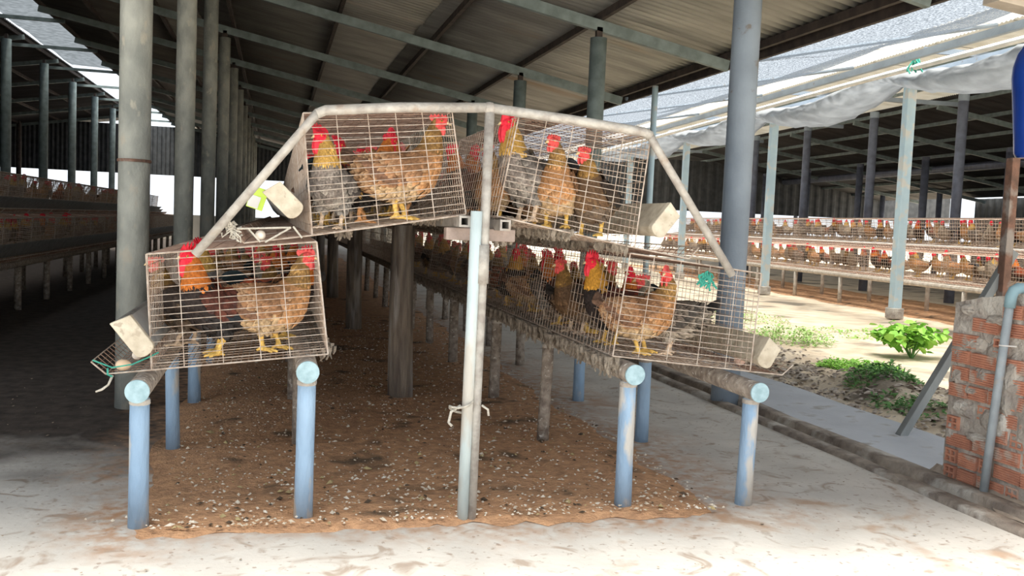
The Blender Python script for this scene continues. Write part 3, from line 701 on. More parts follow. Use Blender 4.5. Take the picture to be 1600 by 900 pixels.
# rusty post with blue container, brace and beam behind the wall
t = empty('rusty_post', (4.14, 1.3, 0)); b = MB(); b.box((0, 0, 1.0), (.065, .065, 2.05)); bevel(obj('shaft', b, M_rust, t), .004)
b = MB(); b.box((0, 0, .02), (.14, .14, .02)); obj('foot_plate', b, M_rust, t)
tag(t, 'dark rusty iron post behind the brick wall', 'post')
t = empty('blue_container', (4.25, 1.28, 2.03)); b = MB(); pr = [(.02, .0), (.085, .0), (.10, .03), (.115, .2), (.135, .42), (.15, .56), (.147, .64), (.125, .73), (.09, .79), (.045, .82), (.04, .86), (.0, .86)]
n_ = 28; vv = [(r_*math.cos(2*math.pi*k/n_), r_*math.sin(2*math.pi*k/n_), z) for r_, z in pr for k in range(n_)]
b.add(vv, [(j*n_+k, j*n_+(k+1) % n_, (j+1)*n_+(k+1) % n_, (j+1)*n_+k) for j in range(len(pr)-1) for k in range(n_)]); smooth(obj('shell', b, M_bluepl, t))
b = MB(); b.tube([(0, 0, .86), (0, 0, .93)], .03, 14); obj('neck', b, M_dsteel, t)
tag(t, 'rounded blue plastic container on top of the rusty post', 'container')
t = empty('leaning_brace', (0, 0, 0)); b = MB(); b.tube([(3.42, 1.36, 0.01), (4.24, 1.34, 1.36)], .042, 4); bevel(obj('board', b, M_brace, t), .004)
b = MB(); b.ell((4.15, 1.31, 1.24), (.012, .03, .012), 8, 5); obj('bolt', b, M_dsteel, t)
tag(t, 'grey board brace leaning from the walkway up to the rusty post', 'brace')
t = empty('overhead_board', (0, 0, 0)); b = MB(); b.box((4.45, 1.3, 3.08), (1.2, .16, .12), Matrix.Rotation(.10, 3, 'Y')); bevel(obj('board', b, M_board, t)); b = MB(); b.box((4.25, 1.3, 2.99), (.08, .08, .1)); obj('hanger', b, M_dsteel, t)
tag(t, 'pale board overhead at the top right above the blue container', 'board')
#OTHER#
# ================================================================== NEIGHBOURING SHED (right) AND LEFT ROW
PHI = -math.atan(.08); U_ = Vector((.08, 1, 0)).normalized(); N_ = Vector((1, -.08, 0)).normalized(); B0 = Vector((10.02, 10.3, 0))
def S(s, d, z=0.): return B0+U_*s+N_*d+Vector((0, 0, z))
for k, s in enumerate((-5.6, 0, 5.45, 11.3, 17)):
    t = empty('shed_post', S(s, 0), (0, 0, PHI)); b = MB(); b.box((0, 0, 2.13), (.17, .17, 4.28)); bevel(obj('shaft', b, M_bluepost, t), .012)
    b = MB(); b.box((0, 0, .09), (.24, .24, .2)); bevel(obj('footing', b, M_mortar, t), .02)
    tag(t, ['', 'pale blue square post nearest the brick wall across the yard', 'pale blue square post right of the thick pillar across the yard', 'pale blue square post left of the thick pillar across the yard'][k] if 0 < k < 4 else 'pale blue square post at the end of the yard row', 'post', None if 0 < k < 4 else 'end posts of the yard row')
for k in range(6):
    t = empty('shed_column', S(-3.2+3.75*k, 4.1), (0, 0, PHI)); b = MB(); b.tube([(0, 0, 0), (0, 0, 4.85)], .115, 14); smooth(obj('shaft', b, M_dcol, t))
    b = MB(); b.tube([(0, 0, 4.7), (0, 0, 4.86)], .12, 14); obj('head', b, M_pillarb, t)
    tag(t, 'dark blue column behind the far cages, second row across the yard', 'column', 'dark columns across the yard')
for k in range(6):
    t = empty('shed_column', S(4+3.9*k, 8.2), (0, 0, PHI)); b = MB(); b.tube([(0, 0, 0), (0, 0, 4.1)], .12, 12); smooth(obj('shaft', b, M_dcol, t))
    b = MB(); b.tube([(0, 0, 4.0), (0, 0, 4.12)], .125, 12); obj('head', b, M_dcol, t)
    tag(t, 'slim dark column deep in the far shed', 'column', 'columns deep in the far shed')
for k in range(7):
    t = empty('shed_column', S(6+4*k, 13), (0, 0, PHI)); b = MB(); b.tube([(0, 0, 0), (0, 0, 3.4)], .11, 10); smooth(obj('shaft', b, M_dcol, t))
    tag(t, 'slim dark column furthest back in the far shed', 'column', 'rearmost columns of the far shed')
orf = struct(empty('ceiling_right', B0, (0, 0, PHI)), 'dark corrugated roof of the shed across the yard')
def oz(d): return 4.92-.165*(d-4.4)
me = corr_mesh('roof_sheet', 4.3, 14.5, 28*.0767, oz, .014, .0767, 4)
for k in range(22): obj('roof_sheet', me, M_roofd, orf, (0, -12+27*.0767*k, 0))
for d in (4.5, 5.8, 7.2, 8.6, 10, 11.5, 13): b = MB(); b.box((0, 10, 0), (.07, 46, .09)); obj('purlin', b, M_steel, orf, (d, 0, oz(d)-.07))
for k in range(9): b = MB(); b.box((0, 0, 0), (10.3, .08, .12), Matrix.Rotation(math.atan(.165), 3, 'Y')); obj('rafter', b, M_steel, orf, (9.4, -10+3.9*k, oz(9.4)-.2))
b = MB(); b.tube([(9.6, -12, 3.86), (9.6, 32, 3.86)], .13, 12); smooth(obj('duct', b, M_dcol, orf))
# cream translucent strip roof and its edge
me = corr_mesh('roof_sheet', .8, 4.6, 28*.0767, lambda d: 5.14-.04*d, .016, .11, 4)
for k in range(22): obj('cream_sheet', me, M_cream_t, orf, (0, -12+.11*19*k, 0))
for d in (.9, 1.9, 3.2): b = MB(); b.box((0, 10, 0), (.06, 46, .07)); obj('purlin', b, M_steel, orf, (d, 0, 5.07-.04*d))
for k in range(9): b = MB(); b.box((0, 0, 0), (4.6, .06, .1)); obj('tie_beam', b, M_pillarb, orf, (2.2, -11.4+5.45*k, 4.72))
# narrow corrugated strip above the canopy edge, with grey gutter beam
me = corr_mesh('roof_sheet', -1.72, -1.15, 28*.0767, lambda d: 4.46+.06*(d+1.45), .022, .16, 4)
for k in range(22): obj('edge_sheet', me, M_edge_t, orf, (0, -12+.16*13*k, 0))
b = MB(); b.box((-1.2, 10, 4.30), (.08, 46, .11)); obj('gutter_beam', b, M_pillarb, orf)
b = MB(); b.box((0, 10, 4.33), (.12, 46, .12)); obj('wall_plate', b, M_pillarb, orf)
b = MB(); vv = []; n_ = 460
for i in range(n_+1):
    for z in (-.05, 3.4): vv.append((14.6+(.02 if (i//2) % 2 else -.02), -12+i*.1, z if z < 0 else 3.2))
b.add(vv, [(2*i, 2*i+2, 2*i+3, 2*i+1) for i in range(300)])
struct(obj('wall_far_shed', b, M_walld, None, B0, (0, 0, PHI)), 'dark side wall of the far shed')
b = MB(); vv = []
for i in range(181):
    for z in (2.35, 4.6): vv.append((i*.1, 24.5+(.02 if (i//2) % 2 else -.02), z))
b.add(vv, [(2*i, 2*i+2, 2*i+3, 2*i+1) for i in range(180)]); struct(obj('wall_back_right', b, M_walld, None, B0, (0, 0, PHI)), 'dark hung sheet wall at the far end of the far shed')

# shade net from the main eave up to the far shed's edge beam
b = MB(); nu, nv = 16, 70; vv = []
for j in range(nv+1):
    y = -2.5+44*j/nv
    e = Vector((4.6, y, rz(4.6)-.06)); q = S((y-B0.y)+.05, -1.62, 4.50)
    for i in range(nu+1):
        u = i/nu; p = e.lerp(q, u); p.z += -.22*math.sin(math.pi*u)*(1+.25*math.sin(y*1.7))+.03*fbm(p.x, p.y, 1.2); vv.append(p)
b.add(vv, [(j*(nu+1)+i, j*(nu+1)+i+1, (j+1)*(nu+1)+i+1, (j+1)*(nu+1)+i) for j in range(nv) for i in range(nu)])
tag(smooth(obj('shade_net', b, M_net)), 'pale blue-white shade net stretched over the yard between the sheds', 'net')
b = MB()
for k in range(7):
    y = 2.7+3.65*k; e = Vector((4.5, y, rz(4.5)-.1)); q = S(y-B0.y, -1.3, 4.36)
    t = empty('net_strut', (0, 0, 0)); b = MB(); b.tube([e, q], .03, 6); obj('bar', b, M_pillarb, t); tag(t, 'thin blue-grey bar spanning the yard under the shade net', 'bar', 'bars under the shade net')
# folded net hanging in swags from the posts
b = MB(); n_ = 150; k_ = 12; vv = []
for i in range(n_+1):
    s = -7+25*i/n_; ph = (s % 5.5)/5.5; sag = .34*math.sin(math.pi*ph)**1.1; wd = .34+.16*math.sin(math.pi*ph)
    for k in range(k_):
        a = 2*math.pi*k/k_
        vv.append((-.35+wd*math.cos(a)*1.25+.03*fbm(s, k, 2), s, 4.28-sag+.10*math.sin(a)*(1+1.1*math.sin(math.pi*ph))+.04*fbm(s*2, math.cos(a), 1.5)+.02*math.sin(s*9+k)))
b.add(vv, [(i*k_+k, i*k_+(k+1) % k_, (i+1)*k_+(k+1) % k_, (i+1)*k_+k) for i in range(n_) for k in range(k_)])
t = tag(smooth(obj('folded_net', b, M_cloth_t, None, B0, (0, 0, PHI))), 'grey-white folded net hanging in swags along the pale blue posts', 'net')
b = MB(); b.tube([(-.95, -8, 4.17), (-.95, 0, 4.2), (-.95, 18, 4.17)], .045, 10); tag(smooth(obj('net_pole', b, M_white, None, B0, (0, 0, PHI))), 'white pole lashed under the shade net edge', 'pole')
b = MB()
for i in range(10):
    a = [(-.95+random.uniform(-.05, .05), -1.6+random.uniform(-.06, .06), 4.34)]
    for k in range(3): a.append((a[-1][0]+random.uniform(-.05, .05), a[-1][1]+random.uniform(-.05, .05), a[-1][2]-random.uniform(.02, .1)))
    b.tube(a, .014, 5)
tag(obj('pole_lashing', b, M_green, None, B0, (0, 0, PHI)), 'teal cord lashing on the white pole', 'cord')

# far rows of cages with their beams, posts and troughs
def far_row(centre, rot, sides, n0, n1, where, gname, white):
    base = Matrix.Translation(centre) @ Matrix.Rotation(rot, 4, 'Z')
    for side in sides:
        for tier in ('lower', 'upper'):
            ms = cage_meshes(tier, side, .0036, UL_, .8)
            for k in range(n0, n1):
                cage(ms, base @ Vector((0, k*UL_, 0)), f'wire cage in the {tier} tier of the row {where}', f'{tier} tier cages {gname}', rot)
        L0, L1 = n0*UL_, n1*UL_
        tr = (('lower', (side*1.50, .76), (side*1.555, .86)), ('upper', (side*.88, 1.36), (side*.98, 1.46)))
        if white: tr = (('upper', (side*.93, 1.30), (side*.96, 1.355)),)
        for tier, a_, c_ in tr:
            trough(side, a_, c_, .07 if white else .1, L1, f'long feed trough on the {tier} tier of the row {where}', M_white if white and tier == 'upper' else M_troughg, None, L0, None, rot, centre)
        for x, zc, nn in ((side*1.49, .61, 'front'), (side*.785, .695, 'inner')):
            t = empty('cage_beam', base @ Vector((x, 0, zc)), (0, 0, rot)); b = MB(); b.tube([(0, L0, 0), (0, L1, 0)], .05, 10); smooth(obj('beam', b, M_beamp if white else M_cpost, t)); tag(t, f'{nn} beam under the row of cages {where}', 'beam')
            y = L0+.1
            while y < L1:
                t = empty('cage_post', base @ Vector((x, y, 0)), (0, 0, rot)); b = MB(); b.tube([(0, 0, -.03), (0, 0, zc-.04)], .045, 10); smooth(obj('shaft', b, M_beamp if white else M_cpost, t)); tag(t, f'short {nn} post under the row of cages {where}', 'post', f'{nn} posts {gname}'); y += 2.1 if white else 1.6
    return base
M_beamp = mat('pale_concrete_post', (.62, .57, .5), (.45, .4, .34), 12, .9, .4, 40)
far_R = far_row(S(0, 2.33), PHI, (-1,), -5, 12, 'across the yard', 'across the yard', True)
far_L = far_row(Vector((-5.7, 0, 0)), 0., (1,), 3, 21, 'in the dark left bay', 'in the left bay', False)
b = MB(); vv = []
for j in range(41):
    for i in range(9): vv.append((.7+2.9*i/8+.06*fbm(i, j, .7), -9+29*j/40, .0+(.03+.02*fbm(i, j, .9) if 0 < i < 8 else -.04)))
b.add(vv, [(j*9+i, j*9+i+1, (j+1)*9+i+1, (j+1)*9+i) for j in range(40) for i in range(8)])
tag(smooth(obj('litter', b, MATS['brown_litter'], None, B0, (0, 0, PHI))), 'brown litter under the row of cages across the yard', 'litter', kind='stuff')

# ================================================================== CHICKENS
def lerp(a, c, t): return a+(c-a)*t
HEN = [(-.175, .245, .010, .012), (-.145, .222, .050, .050), (-.085, .195, .085, .083), (-.01, .180, .102, .100), (.062, .195, .096, .098), (.108, .238, .070, .074), (.128, .285, .048, .052), (.136, .325, .035, .038), (.144, .355, .029, .031), (.160, .378, .0265, .028), (.182, .378, .016, .017), (.194, .374, .003, .003)]
ROO = [(-.170, .272, .010, .012), (-.140, .248, .046, .046), (-.085, .218, .078, .076), (-.01, .200, .095, .096), (.060, .216, .094, .098), (.104, .262, .074, .078), (.122, .312, .060, .062), (.130, .356, .048, .049), (.138, .392, .037, .038), (.156, .418, .031, .032), (.180, .418, .018, .019), (.193, .414, .004, .004)]
def cr(P, t):
    n = len(P)-1; x = min(max(t, 0), 1)*n; i = min(int(x), n-1); f = x-i
    p = [P[max(i-1, 0)], P[i], P[i+1], P[min(i+2, n)]]
    return tuple(.5*((2*p[1][k])+(-p[0][k]+p[2][k])*f+(2*p[0][k]-5*p[1][k]+4*p[2][k]-p[3][k])*f*f+(-p[0][k]+3*p[1][k]-3*p[2][k]+p[3][k])*f**3) for k in range(len(p[0])))
class Bird:
    def __init__(s, ctrl, pitch, turn, stretch=1.):
        P = []
        c, sn = math.cos(pitch), math.sin(pitch)
        for i, (x, z, ry, rz_) in enumerate(ctrl):
            if i >= 6: z = ctrl[5][1]+(z-ctrl[5][1])*stretch
            x2, z2 = x+.01, z-.17
            if i < 6: px, pz = x2*c-z2*sn-.01, x2*sn+z2*c+.17; q5 = (px-x, pz-z)
            else: px, pz = x+q5[0]*1., z+q5[1]
            P.append([px, 0, pz, ry, rz_, 0.])
        bx = P[6][0]
        for i in range(6, len(P)):
            f = [.12, .4, .75, 1, 1, 1][i-6]*turn; x = P[i][0]-bx; P[i][0] = bx+x*math.cos(f); P[i][1] = x*math.sin(f); P[i][5] = f
        s.P = P; s.turn = turn; s.head = Vector(P[9][:3]); s.hf = Vector((math.cos(turn), math.sin(turn), 0)); s.hs = Vector((-math.sin(turn), math.cos(turn), 0))
    def S(s, t, phi, off=0.):
        q = cr(s.P, t); a = cr(s.P, t-.02); c = cr(s.P, t+.02)
        T = Vector((c[0]-a[0], c[1]-a[1], c[2]-a[2])).normalized(); side = Vector((-math.sin(q[5]), math.cos(q[5]), 0)); upv = T.cross(side)
        if upv.length < 1e-4: upv = Vector((0, 0, 1))
        upv.normalize(); side = upv.cross(T)
        nr = (upv*math.cos(phi)/max(q[4], .004)+side*math.sin(phi)/max(q[3], .004)).normalized()
        return Vector(q[:3])+upv*math.cos(phi)*max(q[4], .002)+side*math.sin(phi)*max(q[3], .002)+nr*off, nr
def plume(pal, t, phi):
    u = math.cos(phi)
    if t > .50: 
        return pal['neck'] if t > .56 or u > -.3 else pal['breast']
    if t > .36 and u < .55: return pal['breast']
    if t < .2: return pal['rump']
    return pal['back'] if u > .15 else (pal['belly'] if u < -.45 else pal['side'])
def vary(c, k=.25):
    f = 1+random.uniform(-k, k); return tuple(max(0, x*f) for x in c)
def feather(b, p, n, d, l, w_, c, edge, lift=.012, cc=None):
    d = (d-n*d.dot(n)).normalized(); sd = n.cross(d); p0 = p
    M_ = p+d*l*.55+n*(lift*.8+.002); T = p+d*l+n*lift
    vs_ = [p0-n*.002, p+d*l*.3+sd*w_*.5+n*lift*.2, p+d*l*.3-sd*w_*.5+n*lift*.2, p+d*l*.78+sd*w_*.4+n*lift*.7, p+d*l*.78-sd*w_*.4+n*lift*.7, T, M_]
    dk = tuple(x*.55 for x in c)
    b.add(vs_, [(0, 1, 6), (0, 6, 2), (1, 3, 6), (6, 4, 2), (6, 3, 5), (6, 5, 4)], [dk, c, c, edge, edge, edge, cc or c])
def legs(b, B, hip=(-.005, .05), stride=0., col=None, detail=True):
    for s in (-1, 1):
        fx = hip[0]+.02+s*stride; y = s*hip[1]
        b.tube([(hip[0]-.01, y*.9, .17), (hip[0]+.004, y, .13), (hip[0]-.006+s*stride*.3, y, .095), (hip[0]-.012+s*stride*.45, y, .078)], [.052, .043, .022, .0135] if detail else [.045, .035, .02, .012], 10 if detail else 6)
        b.tube([(hip[0]-.012+s*stride*.45, y, .083), (fx-.02+s*stride*.1, y, .045), (fx-.012, y, .014)], [.0135, .0105, .0115], 8 if detail else 5)
        for a, l in ((.45, .058), (0, .068), (-.45, .058), (math.pi, .03)):
            b.tube([(fx-.014, y, .012), (fx-.014+math.cos(a)*l*.5, y+math.sin(a)*l*.5, .013), (fx-.014+math.cos(a)*l, y+math.sin(a)*l, .005)], [.0088, .0078, .0055], 6 if detail else 4)
RED = (.72, .025, .05); PINK = (.66, .085, .08)
def comb_mesh(B, size, red, floppy):
    b = MB(); H = B.head; f, s_ = B.hf, B.hs; up_ = Vector((0, 0, 1))
    n = 5; out = []
    base = [(-.030, .004), (-.022, .016), (-.008, .021), (.008, .021), (.022, .014), (.030, .004)]
    top = []
    for k in range(n):
        x = .026-.058*k/(n-1)*1.05; h = size*(.62+.38*math.sin(math.pi*(k+.6)/n))
        top += [(x+.006, .016+h*.45), (x-.002, .018+h), (x-.009, .016+h*.5)]
    poly = [(.032, .004)]+top+[(-.042, .014), (-.032, .004)]
    th = .0055 if size < .03 else .0085
    def pt(x, z, y): 
        lean = floppy*max(0, z-.02)**1.2*3; return H+f*x+s_*(y+lean)+up_*z
    m_ = len(poly); vs_ = [pt(x, z, th*(1 if z < .03 else .55)) for x, z in poly]+[pt(x, z, -th*(1 if z < .03 else .55)) for x, z in poly]
    ca = pt(-.002, .012, th*1.5); cb = pt(-.002, .012, -th*1.5)
    vs_ += [ca, cb]; fs = []
    for i in range(m_):
        j = (i+1) % m_; fs += [(i, j, 2*m_), (m_+j, m_+i, 2*m_+1), (j, i, m_+i, m_+j)]
    b.add(vs_, fs, tuple(red)); return b
def wattle_mesh(B, s, size, red):
    b = MB(); H = B.head; c = H+B.hf*.016+B.hs*(s*.011)+Vector((0, 0, -.018-size*.6)); M_ = Matrix((B.hf, B.hs, (0, 0, 1))).transposed()
    vs0 = len(b.v); b.ell(c, (size*.5, .0065, size), 10, 8, M_, tuple(red))
    return b
def make_bird(kind, pal, pitch=0., turn=0., stretch=1., stride=.0, comb=.02, wattle=.016, floppy=.0, name='hen', legc=(.72, .5, .2), density=1., red=None):
    red = red or (RED if kind == 'roo' else PINK)
    B = Bird(ROO if kind == 'roo' else HEN, pitch, turn, stretch); root = empty(name)
    # continuous body: lofted trunk, neck and head fused with the legs
    b = MB(); nr, ns = 30, 16; vv = []
    for j in range(nr+1):
        for k in range(ns): vv.append(B.S(j/nr, 2*math.pi*k/ns)[0])
    fs = [(j*ns+k, j*ns+(k+1) % ns, (j+1)*ns+(k+1) % ns, (j+1)*ns+k) for j in range(nr) for k in range(ns)]+[tuple(range(ns))[::-1], tuple(nr*ns+k for k in range(ns))]
    b.add(vv, fs); legs(b, B, stride=stride)
    tmp = obj('tmp', b); md = tmp.modifiers.new('r', 'REMESH'); md.mode = 'VOXEL'; md.voxel_size = .0052; md.use_smooth_shade = True
    dg = bpy.context.evaluated_depsgraph_get(); me = bpy.data.meshes.new_from_object(tmp.evaluated_get(dg)); me.name = 'body'
    bpy.data.objects.remove(tmp)
    spine = [(Vector(cr(B.P, k/40)[:3]), k/40) for k in range(41)]
    cols = []
    for v in me.vertices:
        p = v.co
        if p.z < .084 and abs(p.x) < .14 : c = legc
        elif (p-B.head-B.hf*.006).length < .040: c = red if (p-B.head).dot(B.hf) > -.016 else pal['neck']
        else:
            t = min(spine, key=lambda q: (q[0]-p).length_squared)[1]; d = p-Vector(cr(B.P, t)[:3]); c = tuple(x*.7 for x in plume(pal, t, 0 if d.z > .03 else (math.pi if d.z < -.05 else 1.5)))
            if p.z < .125: c = pal['belly']
        cols += [*c, 1]
    for a_ in list(me.color_attributes): me.color_attributes.remove(a_)
    at = me.color_attributes.new('Col', 'FLOAT_COLOR', 'POINT'); at.data.foreach_set('color', cols)
    me.polygons.foreach_set('use_smooth', [True]*len(me.polygons))
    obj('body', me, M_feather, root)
    # plumage
    b = MB(); t = .04
    while t < .715:
        q = cr(B.P, t); circ = math.pi*(q[3]+q[4]); neck = t > .52
        w_ = lerp(.030, .019, min(1, max(0, (t-.4)/.3))); l = lerp(.05, .044, 0) if not neck else (.062 if kind == 'roo' else .042)
        if neck: w_ = .014 if kind == 'roo' else .015
        n_ = max(6, int(circ/w_*1.3*density))
        for k in range(n_):
            phi = 2*math.pi*(k+random.random()*.6)/n_; tt = min(.72, t+random.uniform(-.012, .012)); p, nrm = B.S(tt, phi); p2, _ = B.S(tt-.03, phi)
            c = plume(pal, tt, phi); c = vary(c, .22)
            e = pal['lace'] if (not neck and random.random() < pal.get('lacep', .6)) else tuple(x*1.25 for x in c)
            e = tuple(lerp(x, y, .55) for x, y in zip(c, e)) if not neck else vary(pal.get('neck_edge', e), .2)
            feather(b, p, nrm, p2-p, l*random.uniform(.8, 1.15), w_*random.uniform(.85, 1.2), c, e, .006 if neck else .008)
        t += .0165 if not neck else .021
    if kind == 'roo':   # saddle feathers falling beside the tail
        for i in range(90):
            s = random.choice((-1, 1)); tt = random.uniform(.07, .26); phi = s*random.uniform(.3, 1.4); p, nrm = B.S(tt, phi); c = vary(pal['saddle'], .3)
            feather(b, p, nrm, Vector((-.75, s*.1, -.65)), random.uniform(.07, .11), .012, c, vary(pal['saddle'], .3), .012)
    for s in (-1, 1):   # feathered thighs
        for i in range(60):
            a = random.uniform(0, 6.28); z = random.uniform(.097, .16); r_ = lerp(.02, .05, (z-.095)/.07); y = s*.05
            nrm = Vector((math.cos(a), math.sin(a), .1)).normalized(); c = vary(pal['belly'], .25)
            feather(b, Vector((-.004+r_*math.cos(a), y+r_*math.sin(a), z)), nrm, Vector((-.1, 0, -1)), .035, .022, c, vary(pal['belly'], .3), .006)
    obj('plumage', b, M_feather, root)
    for s in (-1, 1):
        b = MB(); vv = []; nu, nv = 10, 6
        for i in range(nu+1):
            tt = lerp(.47, .15, i/nu)
            for k in range(nv+1):
                phi = s*lerp(.75, 1.95, k/nv); e_ = math.sin(math.pi*min(1, max(0, k/nv)))**.5*math.sin(math.pi*lerp(.08, .95, i/nu))**.5; vv.append(B.S(tt, phi, .002+.014*e_)[0])
        b.add(vv, [(i*(nv+1)+k, i*(nv+1)+k+1, (i+1)*(nv+1)+k+1, (i+1)*(nv+1)+k) for i in range(nu) for k in range(nv)], tuple(x*.7 for x in pal['wing']))
        for i in range(9):
            for k in range(8):
                tt = lerp(.17, .47, i/8)+random.uniform(-.012, .012); phi = s*(lerp(.75, 1.85, k/7)+random.uniform(-.06, .06)); p, nrm = B.S(tt, phi, .016); p2, _ = B.S(tt-.03, phi, .016); c = vary(pal['wing'], .3)
                e = pal['lace'] if random.random() < pal.get('lacep', .6) else tuple(x*1.3 for x in c)
                feather(b, p, nrm, p2-p, random.uniform(.04, .055), .028, c, tuple(lerp(x, y, .5) for x, y in zip(c, e)), .006)
        for i in range(9):
            p, nrm = B.S(lerp(.33, .17, i/8), s*lerp(1.9, 1.2, i/8), .018); c = vary(pal['flight'], .25); feather(b, p, nrm, Vector((-1, 0, -.12+.05*i)), .095, .02, c, vary(pal['flight'], .3), .004)
        obj('wing', b, M_feather, root)
    # tail
    b = MB(); root_p = Vector(cr(B.P, .03)[:3]); root_p.x += .01
    nt = 14 if kind == 'hen' else 18
    for i in range(nt):
        s = (i/(nt-1)-.5)*2; c = vary(pal['tail'], .3); pts = []; up0 = .75 if kind == 'hen' else 1.0
        L = (.115 if kind == 'hen' else random.uniform(.15, .24))*(1-.25*abs(s)); a0 = up0-abs(s)*.35+pitch*.6; x, z = 0., 0.; y = s*.012
        seg = 6; w0 = .013 if kind == 'hen' else .011
        for k in range(seg+1):
            pts.append(root_p+Vector((x, y, z))); a = a0-(.25 if kind == 'hen' else 2.1)*(k/seg); x -= math.cos(a)*L/seg; z += math.sin(a)*L/seg; y += s*.008
        vs_ = []
        for k, p in enumerate(pts):
            ww = w0*(.5+1.1*math.sin(math.pi*min(1, (k+.7)/(seg+.9)))); tl = s*.8; d_ = Vector((0, math.cos(1.2-tl), math.sin(1.2-tl)))*ww; vs_ += [p+d_, p-d_, p+Vector((0, .002, 0))]
        b.add(vs_, [f_ for k in range(seg) for f_ in ((3*k, 3*k+2, 3*k+5, 3*k+3), (3*k+2, 3*k+1, 3*k+4, 3*k+5))], c)
    obj('tail', b, M_feather, root)
    obj('comb', comb_mesh(B, comb, red, floppy), M_skin, root)
    for s in (-1, 1): smooth(obj('wattle', wattle_mesh(B, s, wattle, red), M_skin, root))
    H = B.head; b = MB()
    b.tube([H+B.hf*.020+Vector((0, 0, .002)), H+B.hf*.036, H+B.hf*.048+Vector((0, 0, -.009))], [.0105, .007, .0012], 8, True, (.62, .47, .26)); smooth(obj('beak', b, M_skin, root))
    for s in (-1, 1):
        b = MB(); b.ell(H+B.hf*.008+B.hs*s*(.0255 if kind == 'hen' else .029)+Vector((0, 0, .006)), (.0052, .0045, .0052), 8, 6, None, (.75, .3, .05)); e = smooth(obj('eye', b, M_skin, root))
        b = MB(); b.ell(H+B.hf*.008+B.hs*s*(.0292 if kind == 'hen' else .0328)+Vector((0, 0, .006)), (.0026, .0016, .0026), 6, 4, None, (.01, .01, .01)); obj('pupil', b, M_skin, e)
    if kind == 'roo':
        for s in (-1, 1): b = MB(); b.ell(H-B.hf*.012+B.hs*s*.028+Vector((0, 0, -.008)), (.011, .005, .016), 8, 6, None, tuple(red)); smooth(obj('earlobe', b, M_skin, root))
    return root
P_roo_orange = dict(neck=(.58, .17, .03), neck_edge=(.72, .28, .05), breast=(.030, .022, .02), back=(.22, .05, .02), side=(.02, .02, .022), belly=(.035, .03, .028), rump=(.25, .06, .02), wing=(.09, .03, .02), flight=(.02, .025, .03), tail=(.012, .02, .022), saddle=(.38, .07, .03), lace=(.05, .05, .055), lacep=.3)
P_roo_gold = dict(neck=(.52, .31, .08), neck_edge=(.70, .47, .16), breast=(.19, .16, .14), back=(.28, .22, .16), side=(.17, .155, .14), belly=(.24, .215, .19), rump=(.26, .2, .13), wing=(.16, .14, .125), flight=(.1, .09, .085), tail=(.05, .05, .055), saddle=(.42, .26, .08), lace=(.5, .46, .4), lacep=.7)
P_hen_brown = dict(neck=(.26, .145, .05), neck_edge=(.46, .28, .10), breast=(.42, .21, .09), back=(.29, .14, .065), side=(.36, .19, .085), belly=(.47, .33, .19), rump=(.3, .16, .08), wing=(.29, .15, .075), flight=(.19, .10, .06), tail=(.13, .075, .05), saddle=(.3, .15, .08), lace=(.62, .42, .25), lacep=.65)
P_hen_dark = dict(neck=(.22, .12, .035), neck_edge=(.42, .26, .08), breast=(.13, .075, .04), back=(.07, .045, .03), side=(.075, .05, .035), belly=(.15, .11, .08), rump=(.09, .055, .035), wing=(.06, .042, .032), flight=(.03, .025, .022), tail=(.03, .025, .022), saddle=(.1, .06, .04), lace=(.26, .17, .09), lacep=.4)
P_hen_grey = dict(neck=(.25, .21, .15), neck_edge=(.42, .35, .25), breast=(.26, .21, .16), back=(.14, .11, .085), side=(.2, .165, .13), belly=(.38, .33, .27), rump=(.13, .11, .09), wing=(.13, .105, .085), flight=(.08, .07, .06), tail=(.045, .04, .038), saddle=(.2, .16, .12), lace=(.4, .34, .27), lacep=.6)
YL, PL = (.78, .50, .14), (.68, .52, .38)
